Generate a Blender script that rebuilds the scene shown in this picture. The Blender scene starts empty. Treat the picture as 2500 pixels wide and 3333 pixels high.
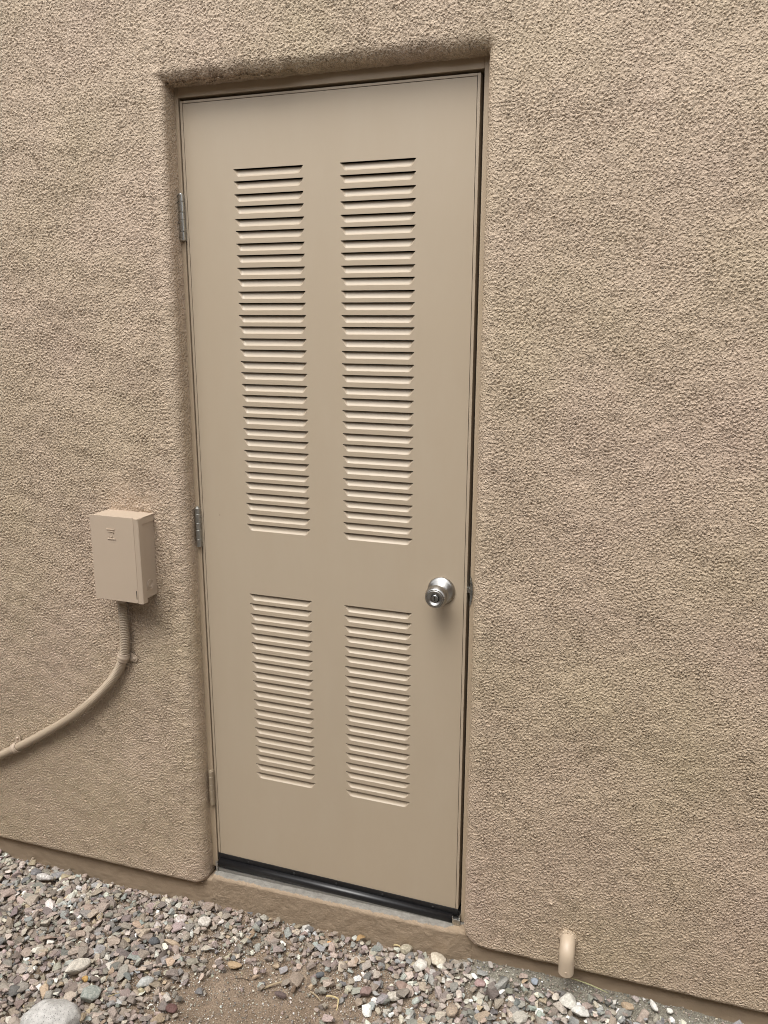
import bpy, bmesh, math, random
import numpy as np
from mathutils import Vector, Matrix

random.seed(7)
rng = np.random.default_rng(7)
SC = bpy.context.scene
COL = SC.collection
R = math.radians

# ---------------------------------------------------------------- camera
cam_d = bpy.data.cameras.new('camera')
cam = bpy.data.objects.new('camera', cam_d)
COL.objects.link(cam)
right = Vector((0.94581859, 0.32468924, 0.00202096))
down = Vector((0.07735846, -0.21929125, -0.97258779))
fwd = Vector((-0.31534561, 0.92004796, -0.23252721))
m = Matrix((right, -down, -fwd)).transposed().to_4x4()
m.translation = Vector((1.10725, -1.76991, 1.49303))
cam.matrix_world = m
cam_d.sensor_fit = 'VERTICAL'
cam_d.sensor_height = 24.0
cam_d.lens = 24.0 * 2630.1 / 3333.0
cam_d.clip_start = 0.02
cam_d.clip_end = 400
SC.camera = cam

# ---------------------------------------------------------------- sky, sun, exposure
SUN_EL, SUN_AZ = 63.0, -12.0        # azimuth: degrees left of the straight look at the wall
world = bpy.data.worlds.new('World')
SC.world = world
world.use_nodes = True
nt = world.node_tree
bg = nt.nodes['Background']
sky = nt.nodes.new('ShaderNodeTexSky')
sky.sky_type = 'NISHITA'
sky.sun_disc = False
sky.sun_elevation = R(SUN_EL)
sky.sun_rotation = R(180 + 12)
sky.air_density = 1.0
sky.dust_density = 4.0
sky.ozone_density = 1.0
hs = nt.nodes.new('ShaderNodeHueSaturation')
hs.inputs['Saturation'].default_value = 0.10
nt.links.new(sky.outputs[0], hs.inputs['Color'])
nt.links.new(hs.outputs[0], bg.inputs['Color'])
bg.inputs['Strength'].default_value = 0.15

sun_d = bpy.data.lights.new('sun', 'SUN')
sun_d.energy = 0.7
sun_d.angle = R(32)
sun_d.color = (1.0, 0.95, 0.88)
sun = bpy.data.objects.new('sun', sun_d)
COL.objects.link(sun)
az = R(SUN_AZ)
sdir = Vector((math.sin(az) * math.cos(R(SUN_EL)), -math.cos(az) * math.cos(R(SUN_EL)), math.sin(R(SUN_EL))))
sun.rotation_euler = sdir.to_track_quat('Z', 'Y').to_euler()

SC.view_settings.view_transform = 'Standard'
SC.view_settings.look = 'None'
SC.view_settings.gamma = 1.0
SC.view_settings.use_curve_mapping = False
SC.view_settings.exposure = 1.11
SC.cycles.use_denoising = True
SC.cycles.denoising_prefilter = 'NONE'
SC.cycles.pixel_filter_type = 'BLACKMAN_HARRIS'
SC.cycles.filter_width = 1.0

# ---------------------------------------------------------------- helpers
def link(o, parent=None):
    COL.objects.link(o)
    if parent is not None:
        o.parent = parent
    return o

def tag(o, label, cat=None, group=None, kind=None):
    if label: o['label'] = label
    if cat: o['category'] = cat
    if group: o['group'] = group
    if kind: o['kind'] = kind
    return o

def empty(name, loc=(0, 0, 0)):
    o = bpy.data.objects.new(name, None)
    o.location = loc
    o.empty_display_size = 0.05
    COL.objects.link(o)
    return o

def obj(name, bm, mats, parent=None, smooth=False, loc=None):
    me = bpy.data.meshes.new(name)
    bmesh.ops.recalc_face_normals(bm, faces=bm.faces[:])
    bm.to_mesh(me)
    bm.free()
    if smooth:
        me.polygons.foreach_set('use_smooth', [True] * len(me.polygons))
    for mm in (mats if isinstance(mats, (list, tuple)) else [mats]):
        me.materials.append(mm)
    o = bpy.data.objects.new(name, me)
    if loc is not None: o.location = loc
    return link(o, parent)

def mesh_np(name, verts, faces, mat, parent=None, smooth=True, colors=None):
    """verts (n,3); faces (m,k) with k 3 or 4"""
    verts = np.asarray(verts, dtype=np.float32)
    faces = np.asarray(faces, dtype=np.int32)
    me = bpy.data.meshes.new(name)
    me.vertices.add(len(verts))
    me.vertices.foreach_set('co', verts.ravel())
    k = faces.shape[1]
    me.loops.add(faces.size)
    me.loops.foreach_set('vertex_index', faces.ravel())
    me.polygons.add(len(faces))
    me.polygons.foreach_set('loop_start', np.arange(0, faces.size, k, dtype=np.int32))
    me.polygons.foreach_set('loop_total', np.full(len(faces), k, dtype=np.int32))
    me.polygons.foreach_set('use_smooth', np.full(len(faces), smooth, dtype=bool))
    me.update(calc_edges=True)
    if colors is not None:
        a = me.color_attributes.new('tint', 'FLOAT_COLOR', 'POINT')
        a.data.foreach_set('color', np.c_[colors, np.ones(len(colors))].astype(np.float32).ravel())
    me.materials.append(mat)
    o = bpy.data.objects.new(name, me)
    return link(o, parent)

def bx(bm, x0, x1, y0, y1, z0, z1, bevel=0.0, seg=2, mi=0):
    r = bmesh.ops.create_cube(bm, size=1.0)
    vs = r['verts']
    for v in vs:
        v.co = Vector(((x0 + x1) / 2 + v.co.x * (x1 - x0), (y0 + y1) / 2 + v.co.y * (y1 - y0), (z0 + z1) / 2 + v.co.z * (z1 - z0)))
    fs = list({f for v in vs for f in v.link_faces})
    for f in fs: f.material_index = mi
    if bevel > 0:
        es = list({e for v in vs for e in v.link_edges})
        bmesh.ops.bevel(bm, geom=es, offset=bevel, segments=seg, affect='EDGES', profile=0.6)

def lathe(bm, prof, origin, axis='Y', n=40, mi=0, close_start=True, close_end=True):
    """prof: list of (radius, t along axis)"""
    rings = []
    ox, oy, oz = origin
    for r, t in prof:
        ring = []
        for i in range(n):
            a = 2 * math.pi * i / n
            c, s = math.cos(a) * r, math.sin(a) * r
            if axis == 'Y': p = (ox + c, oy + t, oz + s)
            elif axis == 'Z': p = (ox + c, oy + s, oz + t)
            else: p = (ox + t, oy + c, oz + s)
            ring.append(bm.verts.new(p))
        rings.append(ring)
    for a, b in zip(rings, rings[1:]):
        for i in range(n):
            f = bm.faces.new((a[i], a[(i + 1) % n], b[(i + 1) % n], b[i])); f.material_index = mi
    if close_start:
        f = bm.faces.new(rings[0]); f.material_index = mi
    if close_end:
        f = bm.faces.new(rings[-1]); f.material_index = mi

def catmull(pts, per=12):
    P = [Vector(p) for p in pts]
    P = [P[0] * 2 - P[1]] + P + [P[-1] * 2 - P[-2]]
    out = []
    for i in range(1, len(P) - 2):
        for k in range(per):
            t = k / per
            a, b, c, d = P[i - 1], P[i], P[i + 1], P[i + 2]
            out.append(0.5 * ((2 * b) + (c - a) * t + (2 * a - 5 * b + 4 * c - d) * t * t + (3 * b - 3 * c + d - a) * t ** 3))
    out.append(P[-2])
    return out

def tube(bm, path, rad, n=18, cap=True, ref=Vector((0, -1, 0)), arc=(0, 2 * math.pi)):
    """rad: number or function of arc length"""
    L = 0.0
    rings = []
    full = abs(arc[1] - arc[0] - 2 * math.pi) < 1e-6
    for i, p in enumerate(path):
        if i: L += (path[i] - path[i - 1]).length
        a = path[max(i - 1, 0)]; b = path[min(i + 1, len(path) - 1)]
        t = (b - a).normalized()
        u = (ref - t * ref.dot(t)).normalized()
        v = t.cross(u)
        r = rad(L) if callable(rad) else rad
        k = n if full else n + 1
        rings.append([bm.verts.new(p + u * math.cos(arc[0] + (arc[1] - arc[0]) * j / n) * r + v * math.sin(arc[0] + (arc[1] - arc[0]) * j / n) * r) for j in range(k)])
    for a, b in zip(rings, rings[1:]):
        for j in range(n):
            j2 = (j + 1) % n if full else j + 1
            bm.faces.new((a[j], a[j2], b[j2], b[j]))
    if cap and full:
        bm.faces.new(rings[0]); bm.faces.new(rings[-1])

# ---------------------------------------------------------------- materials
def new_mat(name):
    mt = bpy.data.materials.new(name)
    mt.use_nodes = True
    return mt, mt.node_tree, mt.node_tree.nodes['Principled BSDF']

def N(nt, typ, **kw):
    n = nt.nodes.new(typ)
    for k, v in kw.items():
        if k in n.inputs.keys(): n.inputs[k].default_value = v
        else: setattr(n, k, v)
    return n

def obj_coords(nt):
    return N(nt, 'ShaderNodeTexCoord').outputs['Object']

def noise(nt, co, scale, detail=3.0, rough=0.5, mapping=None):
    if mapping:
        mp = N(nt, 'ShaderNodeMapping'); mp.inputs['Scale'].default_value = mapping
        nt.links.new(co, mp.inputs['Vector']); co = mp.outputs['Vector']
    n = N(nt, 'ShaderNodeTexNoise')
    n.inputs['Scale'].default_value = scale; n.inputs['Detail'].default_value = detail; n.inputs['Roughness'].default_value = rough
    nt.links.new(co, n.inputs['Vector'])
    return n.outputs['Fac']

def ramp(nt, fac, stops):
    r = N(nt, 'ShaderNodeValToRGB')
    el = r.color_ramp.elements
    while len(el) < len(stops): el.new(0.5)
    for e, (p, c) in zip(el, stops):
        e.position = p; e.color = (*c, 1) if len(c) == 3 else c
    nt.links.new(fac, r.inputs['Fac'])
    return r.outputs['Color']

def mix(nt, fac, a, b, mode='MIX'):
    n = N(nt, 'ShaderNodeMix'); n.data_type = 'RGBA'; n.blend_type = mode
    for s, v in ((0, fac), (6, a), (7, b)):
        if hasattr(v, 'links'): nt.links.new(v, n.inputs[s])
        else: n.inputs[s].default_value = v if s == 0 else (*v, 1)
    return n.outputs[2]

def bump(nt, bsdf, height, strength, dist):
    b = N(nt, 'ShaderNodeBump'); b.inputs['Strength'].default_value = strength; b.inputs['Distance'].default_value = dist
    nt.links.new(height, b.inputs['Height']); nt.links.new(b.outputs['Normal'], bsdf.inputs['Normal'])
    return b

PAINT = (0.476, 0.375, 0.270)
def sc3(c, k): return tuple(v * k for v in c)

def mat_painted(name, col, rough, var=0.05, bump_scale=900, bump_amt=0.15, bump_dist=0.0003, spec=0.5):
    mt, nt, b = new_mat(name)
    co = obj_coords(nt)
    f = noise(nt, co, 3.5, 4, 0.6)
    c = ramp(nt, f, [(0.3, sc3(col, 1 - var)), (0.7, sc3(col, 1 + var))])
    nt.links.new(c, b.inputs['Base Color'])
    fr = noise(nt, co, 40, 3, 0.6)
    mr = N(nt, 'ShaderNodeMapRange'); mr.inputs['To Min'].default_value = rough - 0.06; mr.inputs['To Max'].default_value = rough + 0.08
    nt.links.new(fr, mr.inputs['Value']); nt.links.new(mr.outputs[0], b.inputs['Roughness'])
    b.inputs['Specular IOR Level'].default_value = spec
    h = noise(nt, co, bump_scale, 3, 0.6)
    bump(nt, b, h, bump_amt, bump_dist)
    return mt

def mat_stucco():
    mt, nt, b = new_mat('painted_stucco')
    co = obj_coords(nt)
    f = noise(nt, co, 2.2, 5, 0.6)
    c1 = ramp(nt, f, [(0.3, (PAINT[0] * .97, PAINT[1] * .985, PAINT[2] * .93)), (0.7, (PAINT[0] * 1.04, PAINT[1] * 1.01, PAINT[2] * 1.07))])
    f2 = noise(nt, co, 24, 4, 0.65)
    c2 = ramp(nt, f2, [(0.3, (0.97, 0.97, 0.97)), (0.7, (1.03, 1.03, 1.03))])
    c = mix(nt, 1.0, c1, c2, 'MULTIPLY')
    nt.links.new(c, b.inputs['Base Color'])
    b.inputs['Roughness'].default_value = 0.50
    b.inputs['Specular IOR Level'].default_value = 0.45
    # sprayed sand grains: domed cells with sharp pits between them, a few prouder than the rest
    wv = N(nt, 'ShaderNodeTexNoise'); wv.inputs['Scale'].default_value = 120; wv.inputs['Detail'].default_value = 3
    nt.links.new(co, wv.inputs['Vector'])
    wo = N(nt, 'ShaderNodeVectorMath'); wo.operation = 'MULTIPLY_ADD'; wo.inputs[1].default_value = (0.006, 0.006, 0.006)
    nt.links.new(wv.outputs['Color'], wo.inputs[0]); nt.links.new(co, wo.inputs[2])
    vo = N(nt, 'ShaderNodeTexVoronoi'); vo.inputs['Scale'].default_value = 215
    nt.links.new(wo.outputs[0], vo.inputs['Vector'])
    dome = N(nt, 'ShaderNodeMapRange'); dome.inputs['From Min'].default_value = 0.75; dome.inputs['From Max'].default_value = 0.0
    dome.interpolation_type = 'SMOOTHSTEP'
    nt.links.new(vo.outputs['Distance'], dome.inputs['Value'])
    bead = N(nt, 'ShaderNodeSeparateColor'); nt.links.new(vo.outputs['Color'], bead.inputs[0])
    prd = N(nt, 'ShaderNodeMath'); prd.operation = 'MULTIPLY_ADD'; prd.inputs[1].default_value = 0.8; prd.inputs[2].default_value = 0.35
    nt.links.new(bead.outputs[0], prd.inputs[0])
    mu = N(nt, 'ShaderNodeMath'); mu.operation = 'MULTIPLY'
    nt.links.new(dome.outputs[0], mu.inputs[0]); nt.links.new(prd.outputs[0], mu.inputs[1])
    h = noise(nt, co, 520, 3, 0.6)
    ad = N(nt, 'ShaderNodeMath'); ad.operation = 'MULTIPLY_ADD'; ad.inputs[1].default_value = 0.5
    nt.links.new(h, ad.inputs[0]); nt.links.new(mu.outputs[0], ad.inputs[2])
    bump(nt, b, ad.outputs[0], 1.0, 0.0030)
    return mt

M_STUCCO = mat_stucco()
M_DOOR = mat_painted('door_paint', (0.398, 0.324, 0.236), 0.42, 0.015, 1400, 0.10, 0.0003, 0.6)
def door_detail(mt):
    nt = mt.node_tree; b = nt.nodes['Principled BSDF']
    co = obj_coords(nt)
    base = b.inputs['Base Color'].links[0].from_socket
    v = N(nt, 'ShaderNodeTexVoronoi'); v.inputs['Scale'].default_value = 16; v.inputs['Randomness'].default_value = 1.0
    nt.links.new(co, v.inputs['Vector'])
    s_ = ramp(nt, v.outputs['Distance'], [(0.018, (1, 1, 1)), (0.030, (0, 0, 0))])
    sel = N(nt, 'ShaderNodeSeparateColor'); nt.links.new(v.outputs['Color'], sel.inputs[0])
    gt = N(nt, 'ShaderNodeMath'); gt.operation = 'GREATER_THAN'; gt.inputs[1].default_value = 0.80
    nt.links.new(sel.outputs[0], gt.inputs[0])
    mu = N(nt, 'ShaderNodeMath'); mu.operation = 'MULTIPLY'
    nt.links.new(s_, mu.inputs[0]); nt.links.new(gt.outputs[0], mu.inputs[1])
    c = mix(nt, mu.outputs[0], base, (0.20, 0.155, 0.11))
    # faint dust and wiping marks
    f = noise(nt, co, 6, 6, 0.7, (1.6, 1, 0.5))
    m2 = ramp(nt, f, [(0.42, (0, 0, 0)), (0.72, (0.16, 0.16, 0.16))])
    c = mix(nt, m2, c, (0.46, 0.40, 0.32))
    nt.links.new(c, b.inputs['Base Color'])
door_detail(M_DOOR)
M_FRAME = mat_painted('frame_paint', (0.400, 0.315, 0.220), 0.45, 0.05, 300, 0.35, 0.0006)
M_BOX = mat_painted('box_paint', (0.425, 0.340, 0.258), 0.50, 0.03, 320, 0.45, 0.0005)
M_COND = mat_painted('conduit_paint', (0.350, 0.278, 0.200), 0.5, 0.06, 260, 0.4, 0.0005)
M_PIPE = mat_painted('pipe_paint', (0.455, 0.365, 0.270), 0.42, 0.04, 200, 0.3, 0.0004)
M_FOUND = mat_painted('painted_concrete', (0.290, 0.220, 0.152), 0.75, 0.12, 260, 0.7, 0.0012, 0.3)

def mat_metal(name, col, rough, metallic=1.0, var=0.2, streak=None):
    mt, nt, b = new_mat(name)
    co = obj_coords(nt)
    f = noise(nt, co, 60, 4, 0.6, streak)
    c = ramp(nt, f, [(0.3, sc3(col, 1 - var)), (0.7, sc3(col, 1 + var * .5))])
    nt.links.new(c, b.inputs['Base Color'])
    b.inputs['Metallic'].default_value = metallic
    mr = N(nt, 'ShaderNodeMapRange'); mr.inputs['To Min'].default_value = rough * .8; mr.inputs['To Max'].default_value = rough * 1.25
    nt.links.new(f, mr.inputs['Value']); nt.links.new(mr.outputs[0], b.inputs['Roughness'])
    return mt

M_NICKEL = mat_metal('satin_nickel', (0.41, 0.40, 0.38), 0.28, 1, 0.08)
M_STEEL = mat_metal('hinge_steel', (0.52, 0.52, 0.50), 0.27, 1, 0.12)
M_STEEL_DK = mat_metal('dull_hinge_steel', (0.36, 0.35, 0.32), 0.48, 0.9, 0.15)
M_ALU = mat_metal('mill_aluminium', (0.42, 0.41, 0.39), 0.45, 0.9, 0.2, (0.3, 1, 6))
M_HINGE_P = mat_painted('painted_hinge', (0.27, 0.215, 0.150), 0.5, 0.05, 300, 0.3, 0.0004)

def mat_plain(name, col, rough, spec=0.5):
    mt, nt, b = new_mat(name)
    co = obj_coords(nt)
    f = noise(nt, co, 80, 3, 0.6)
    nt.links.new(ramp(nt, f, [(0.3, sc3(col, 0.85)), (0.7, sc3(col, 1.15))]), b.inputs['Base Color'])
    b.inputs['Roughness'].default_value = rough
    b.inputs['Specular IOR Level'].default_value = spec
    return mt
M_RUBBER = mat_plain('black_rubber', (0.010, 0.010, 0.011), 0.34, 0.5)
M_BLACK = mat_plain('dark_gap', (0.006, 0.005, 0.004), 0.8, 0.2)
M_GAP_SHADE = mat_plain('gap_shade_black', (0.010, 0.007, 0.005), 0.8, 0.15)  # near-black colour puts the shade of the door gap on the stop

def mat_rock_attr():
    mt, nt, b = new_mat('gravel_stone')
    at = N(nt, 'ShaderNodeAttribute'); at.attribute_name = 'tint'
    co = obj_coords(nt)
    f = noise(nt, co, 260, 4, 0.7)
    g = ramp(nt, f, [(0.25, (0.62, 0.62, 0.62)), (0.5, (1, 1, 1)), (0.78, (1.3, 1.3, 1.3))])
    f3 = noise(nt, co, 900, 2, 0.5)
    g3 = ramp(nt, f3, [(0.3, (0.8, 0.8, 0.8)), (0.7, (1.15, 1.15, 1.15))])
    c = mix(nt, 1.0, mix(nt, 1.0, at.outputs['Color'], g, 'MULTIPLY'), g3, 'MULTIPLY')
    nt.links.new(c, b.inputs['Base Color'])
    b.inputs['Roughness'].default_value = 0.85
    b.inputs['Specular IOR Level'].default_value = 0.25
    bump(nt, b, f, 0.6, 0.002)
    return mt
M_ROCK = mat_rock_attr()

def mat_stone(name, c0, c1, scale=120, spots=None, rough=0.8, contrast=0.12):
    mt, nt, b = new_mat(name)
    co = obj_coords(nt)
    f = noise(nt, co, scale, 5, 0.7)
    c = ramp(nt, f, [(0.5 - contrast, c0), (0.5 + contrast, c1)])
    if spots:
        v = N(nt, 'ShaderNodeTexVoronoi'); v.inputs['Scale'].default_value = spots[0]
        nt.links.new(co, v.inputs['Vector'])
        s = ramp(nt, v.outputs['Distance'], [(0.12, (1, 1, 1)), (0.30, (0, 0, 0))])
        c = mix(nt, s, c, spots[1])
    nt.links.new(c, b.inputs['Base Color'])
    b.inputs['Roughness'].default_value = rough
    b.inputs['Specular IOR Level'].default_value = 0.25
    bump(nt, b, f, 0.5, 0.002)
    return mt

def mat_soil():
    mt, nt, b = new_mat('sandy_soil')
    co = obj_coords(nt)
    f = noise(nt, co, 7, 6, 0.65)
    c = ramp(nt, f, [(0.3, (0.190, 0.142, 0.100)), (0.55, (0.262, 0.200, 0.146)), (0.75, (0.320, 0.255, 0.192))])
    f2 = noise(nt, co, 420, 4, 0.75)
    g = ramp(nt, f2, [(0.3, (0.50, 0.50, 0.50)), (0.5, (1, 1, 1)), (0.66, (1.7, 1.7, 1.7))])
    c = mix(nt, 1.0, c, g, 'MULTIPLY')
    # grey cement dust in a strip along the footing right of the door
    sx = N(nt, 'ShaderNodeSeparateXYZ'); nt.links.new(co, sx.inputs[0])
    def rng_node(sock, a, b_, c0=0., c1=1.):
        r = N(nt, 'ShaderNodeMapRange'); r.inputs['From Min'].default_value = a; r.inputs['From Max'].default_value = b_
        r.inputs['To Min'].default_value = c0; r.inputs['To Max'].default_value = c1
        nt.links.new(sock, r.inputs['Value']); return r.outputs[0]
    mx = N(nt, 'ShaderNodeMath'); mx.operation = 'MULTIPLY'
    nt.links.new(rng_node(sx.outputs['X'], 0.66, 0.78), mx.inputs[0]); nt.links.new(rng_node(sx.outputs['Y'], -0.16, -0.09), mx.inputs[1])
    c = mix(nt, mx.outputs[0], c, mix(nt, 1.0, (0.235, 0.218, 0.176), g, 'MULTIPLY'))
    # coarse gravel colours far from the door, where single stones are no longer modelled
    v = N(nt, 'ShaderNodeTexVoronoi'); v.inputs['Scale'].default_value = 55
    nt.links.new(co, v.inputs['Vector'])
    vc = N(nt, 'ShaderNodeHueSaturation'); vc.inputs['Saturation'].default_value = 0.25; vc.inputs['Value'].default_value = 0.42
    nt.links.new(v.outputs['Color'], vc.inputs['Color'])
    far = rng_node(sx.outputs['Y'], -1.00, -1.08)
    nt.links.new(mix(nt, far, c, vc.outputs['Color']), b.inputs['Base Color'])
    b.inputs['Roughness'].default_value = 0.95
    b.inputs['Specular IOR Level'].default_value = 0.15
    bump(nt, b, f2, 0.9, 0.004)
    return mt
M_SOIL = mat_soil()

def mat_sill():
    mt, nt, b = new_mat('sill_concrete')
    co = obj_coords(nt)
    f = noise(nt, co, 60, 5, 0.7)
    grey = ramp(nt, f, [(0.3, (0.165, 0.155, 0.138)), (0.7, (0.270, 0.256, 0.226))])
    f1 = noise(nt, co, 30, 5, 0.7, (1, 1, 5))
    paint = ramp(nt, f1, [(0.3, (0.265, 0.200, 0.136)), (0.7, (0.335, 0.258, 0.182))])
    g = N(nt, 'ShaderNodeNewGeometry')
    sy = N(nt, 'ShaderNodeSeparateXYZ'); nt.links.new(co, sy.inputs[0])
    f2 = noise(nt, co, 45, 5, 0.8)
    ad = N(nt, 'ShaderNodeMath'); ad.operation = 'MULTIPLY_ADD'; ad.inputs[1].default_value = 0.022
    xr = N(nt, 'ShaderNodeMapRange'); xr.inputs['From Min'].default_value = 0.68; xr.inputs['From Max'].default_value = 0.735; xr.inputs['To Max'].default_value = -0.030
    nt.links.new(sy.outputs['X'], xr.inputs['Value'])
    sm = N(nt, 'ShaderNodeMath'); sm.operation = 'ADD'
    nt.links.new(sy.outputs['Y'], sm.inputs[0]); nt.links.new(xr.outputs[0], sm.inputs[1])
    nt.links.new(f2, ad.inputs[0]); nt.links.new(sm.outputs[0], ad.inputs[2])
    r = N(nt, 'ShaderNodeMapRange'); r.inputs['From Min'].default_value = -0.0235; r.inputs['From Max'].default_value = -0.0215
    nt.links.new(ad.outputs[0], r.inputs['Value'])
    nt.links.new(mix(nt, r.outputs[0], paint, grey), b.inputs['Base Color'])
    b.inputs['Roughness'].default_value = 0.85
    b.inputs['Specular IOR Level'].default_value = 0.25
    h = noise(nt, co, 90, 5, 0.75, (1, 1, 3))
    bump(nt, b, h, 0.8, 0.003)
    return mt
M_SILL = mat_sill()

# ---------------------------------------------------------------- noise fields (numpy)
def field(nx, nz, cell, lo, hi, seed, aniso=1.0):
    """band-pass noise on an nx*nz grid, wavelengths lo..hi metres, unit variance"""
    g = np.random.default_rng(seed)
    w = g.standard_normal((nx, nz)).astype(np.float32)
    F = np.fft.rfft2(w)
    kx = np.fft.fftfreq(nx, cell)[:, None]; kz = np.fft.rfftfreq(nz, cell)[None, :] * aniso
    k = np.sqrt(kx ** 2 + kz ** 2)
    band = np.exp(-(k * lo) ** 6) * (1 - np.exp(-(k * hi) ** 6))
    o = np.fft.irfft2(F * band, s=(nx, nz))
    return (o / o.std()).astype(np.float32)

class Sampler:
    def __init__(s, arr, cell, x0, z0): s.a, s.c, s.x0, s.z0 = arr, cell, x0, z0
    def __call__(s, x, z):
        u = (x - s.x0) / s.c; v = (z - s.z0) / s.c
        i = np.floor(u).astype(int); j = np.floor(v).astype(int)
        fu = u - i; fv = v - j
        nx, nz = s.a.shape
        i0 = i % nx; i1 = (i + 1) % nx; j0 = j % nz; j1 = (j + 1) % nz
        a = s.a
        return (a[i0, j0] * (1 - fu) * (1 - fv) + a[i1, j0] * fu * (1 - fv) + a[i0, j1] * (1 - fu) * fv + a[i1, j1] * fu * fv)

CELL = 0.0025
f_gr = field(1100, 1100, CELL, 0.0050, 0.0085, 1, 1.1)
f_md = field(1100, 1100, CELL, 0.0080, 0.0140, 2, 1.15)
grain = f_gr * 0.90 + f_md * 0.22
# flat-topped lumps with sharper pits between, and a few crisp beads
grain = np.where(grain > 0, 0.95 * grain / (1 + 0.15 * grain), 1.05 * grain)
S_grain = Sampler(grain, CELL, -1, -0.5)
S_lump = Sampler(field(800, 800, 0.005, 0.03, 0.12, 3), 0.005, -1, -0.5)
S_big = Sampler(field(400, 400, 0.02, 0.2, 0.7, 4), 0.02, -3, -1)
S_amp = Sampler(field(400, 400, 0.015, 0.10, 0.5, 5), 0.015, -2, -1)

# ---------------------------------------------------------------- the stucco wall
YF = -0.055                 # outer face of the stucco
XL, XR, ZT = -0.0105, 0.7300, 2.0065   # opening in the stucco
RL, RR, RT, RB = 0.036, 0.030, 0.034, 0.014
def zbot(x): return np.interp(x, [-3.0, -0.8, 0.0, 0.77, 1.4, 3.2], [-0.138, -0.0955, -0.0795, -0.0560, -0.0425, -0.004])

def lines(segs):
    out = []
    for a, b, d in segs:
        n = max(1, int(round(abs(b - a) / d)))
        out += list(np.linspace(a, b, n, endpoint=False))
    out.append(segs[-1][1])
    return np.array(out)

def edge_lines(r, n=9):
    """distances 0..r dense near the rim so that a quarter circle is even"""
    return np.array([r * (1 - math.cos(math.pi / 2 * i / n)) for i in range(n)])

def stucco_y(d, r):
    """depth of the rounded rim: d distance into the wall from the rim"""
    q = np.clip(r - d, 0, None)
    q = np.minimum(q, r * 0.99999)
    return r - np.sqrt(np.maximum(r * r - q * q, 0))

def left_edge(z):       # the plasterer left more of the frame showing lower down
    return XL - np.interp(z, [0.0, 0.2, 1.2, 2.0], [0.0080, 0.0085, 0.0035, 0.0])

def left_r(z):
    return np.interp(z, [0.0, 1.0, 1.7, 2.0], [0.034, 0.028, 0.017, 0.013])

def rim_d(x, z):
    dx = np.maximum(np.maximum(XL - x, x - XR), 0)
    dz = np.maximum(z - ZT, 0)
    return np.hypot(dx, dz)

def rim_y(x, z):
    dx = np.maximum(np.maximum(XL - x, x - XR), 0)
    dz = np.maximum(z - ZT, 0)
    d = np.hypot(dx, dz)
    rs = np.where(x < 0.3, left_r(z), RR)
    r = (dx * dx * rs + dz * dz * RT + 1e-12 * rs) / (dx * dx + dz * dz + 1e-12)
    return YF + stucco_y(d, np.maximum(r, 1e-4))

wall = empty('stucco_wall', (0, 0, 0))
tag(wall, 'tan painted rough stucco house wall around the louvred door, on a smooth painted footing', 'wall')

def amp_at(x, z, dmin):
    a = (0.00165 - 0.00035 * np.clip((x - 0.6) / 0.3, 0, 1)) * np.clip(1.0 + 0.06 * S_amp(x, z), 0.6, 1.4)
    sm_ = np.where(z > ZT, 0.85, 0.42)
    a = a * (sm_ + (1 - sm_) * np.clip(dmin / 0.045, 0, 1))          # trowelled smoother at the rim of the jambs
    return a

def surface(P, Nn, u, v, dmin):
    extra = 0.0
    a = amp_at(u, v, dmin)
    for bx_, bz_, br_, bh_ in ((0.9485, 0.1245, 0.006, 0.0050), (-0.335, 1.395, 0.005, 0.0040), (0.62, 2.06, 0.010, 0.0030), (-0.02, 2.03, 0.012, 0.0030),
                               (1.22, 1.72, 0.02, 0.002), (-0.155, 1.018, 0.010, 0.0030), (-0.118, 1.014, 0.009, 0.0035), (-0.195, 1.020, 0.009, 0.0025)):
        extra = extra + bh_ * np.exp(-(((u - bx_) / br_) ** 2 + ((v - bz_) / (br_ * 0.7)) ** 2))
    h = extra + a * S_grain(u, v) + 0.00035 * S_lump(u, v) + 0.0012 * S_big(u, v) * np.clip(dmin / 0.1, 0, 1)
    return P + Nn * h[..., None]

def grid_faces(nx, nz, off=0):
    i, j = np.meshgrid(np.arange(nx - 1), np.arange(nz - 1), indexing='ij')
    a = i * nz + j + off
    return np.stack([a, a + nz, a + nz + 1, a + 1], -1).reshape(-1, 4)

def normals_of(P):
    du = np.gradient(P, axis=0); dv = np.gradient(P, axis=1)
    n = np.cross(dv, du)
    n /= np.linalg.norm(n, axis=-1, keepdims=True) + 1e-12
    n[n[..., 1] > 0] *= -1
    return n

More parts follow.
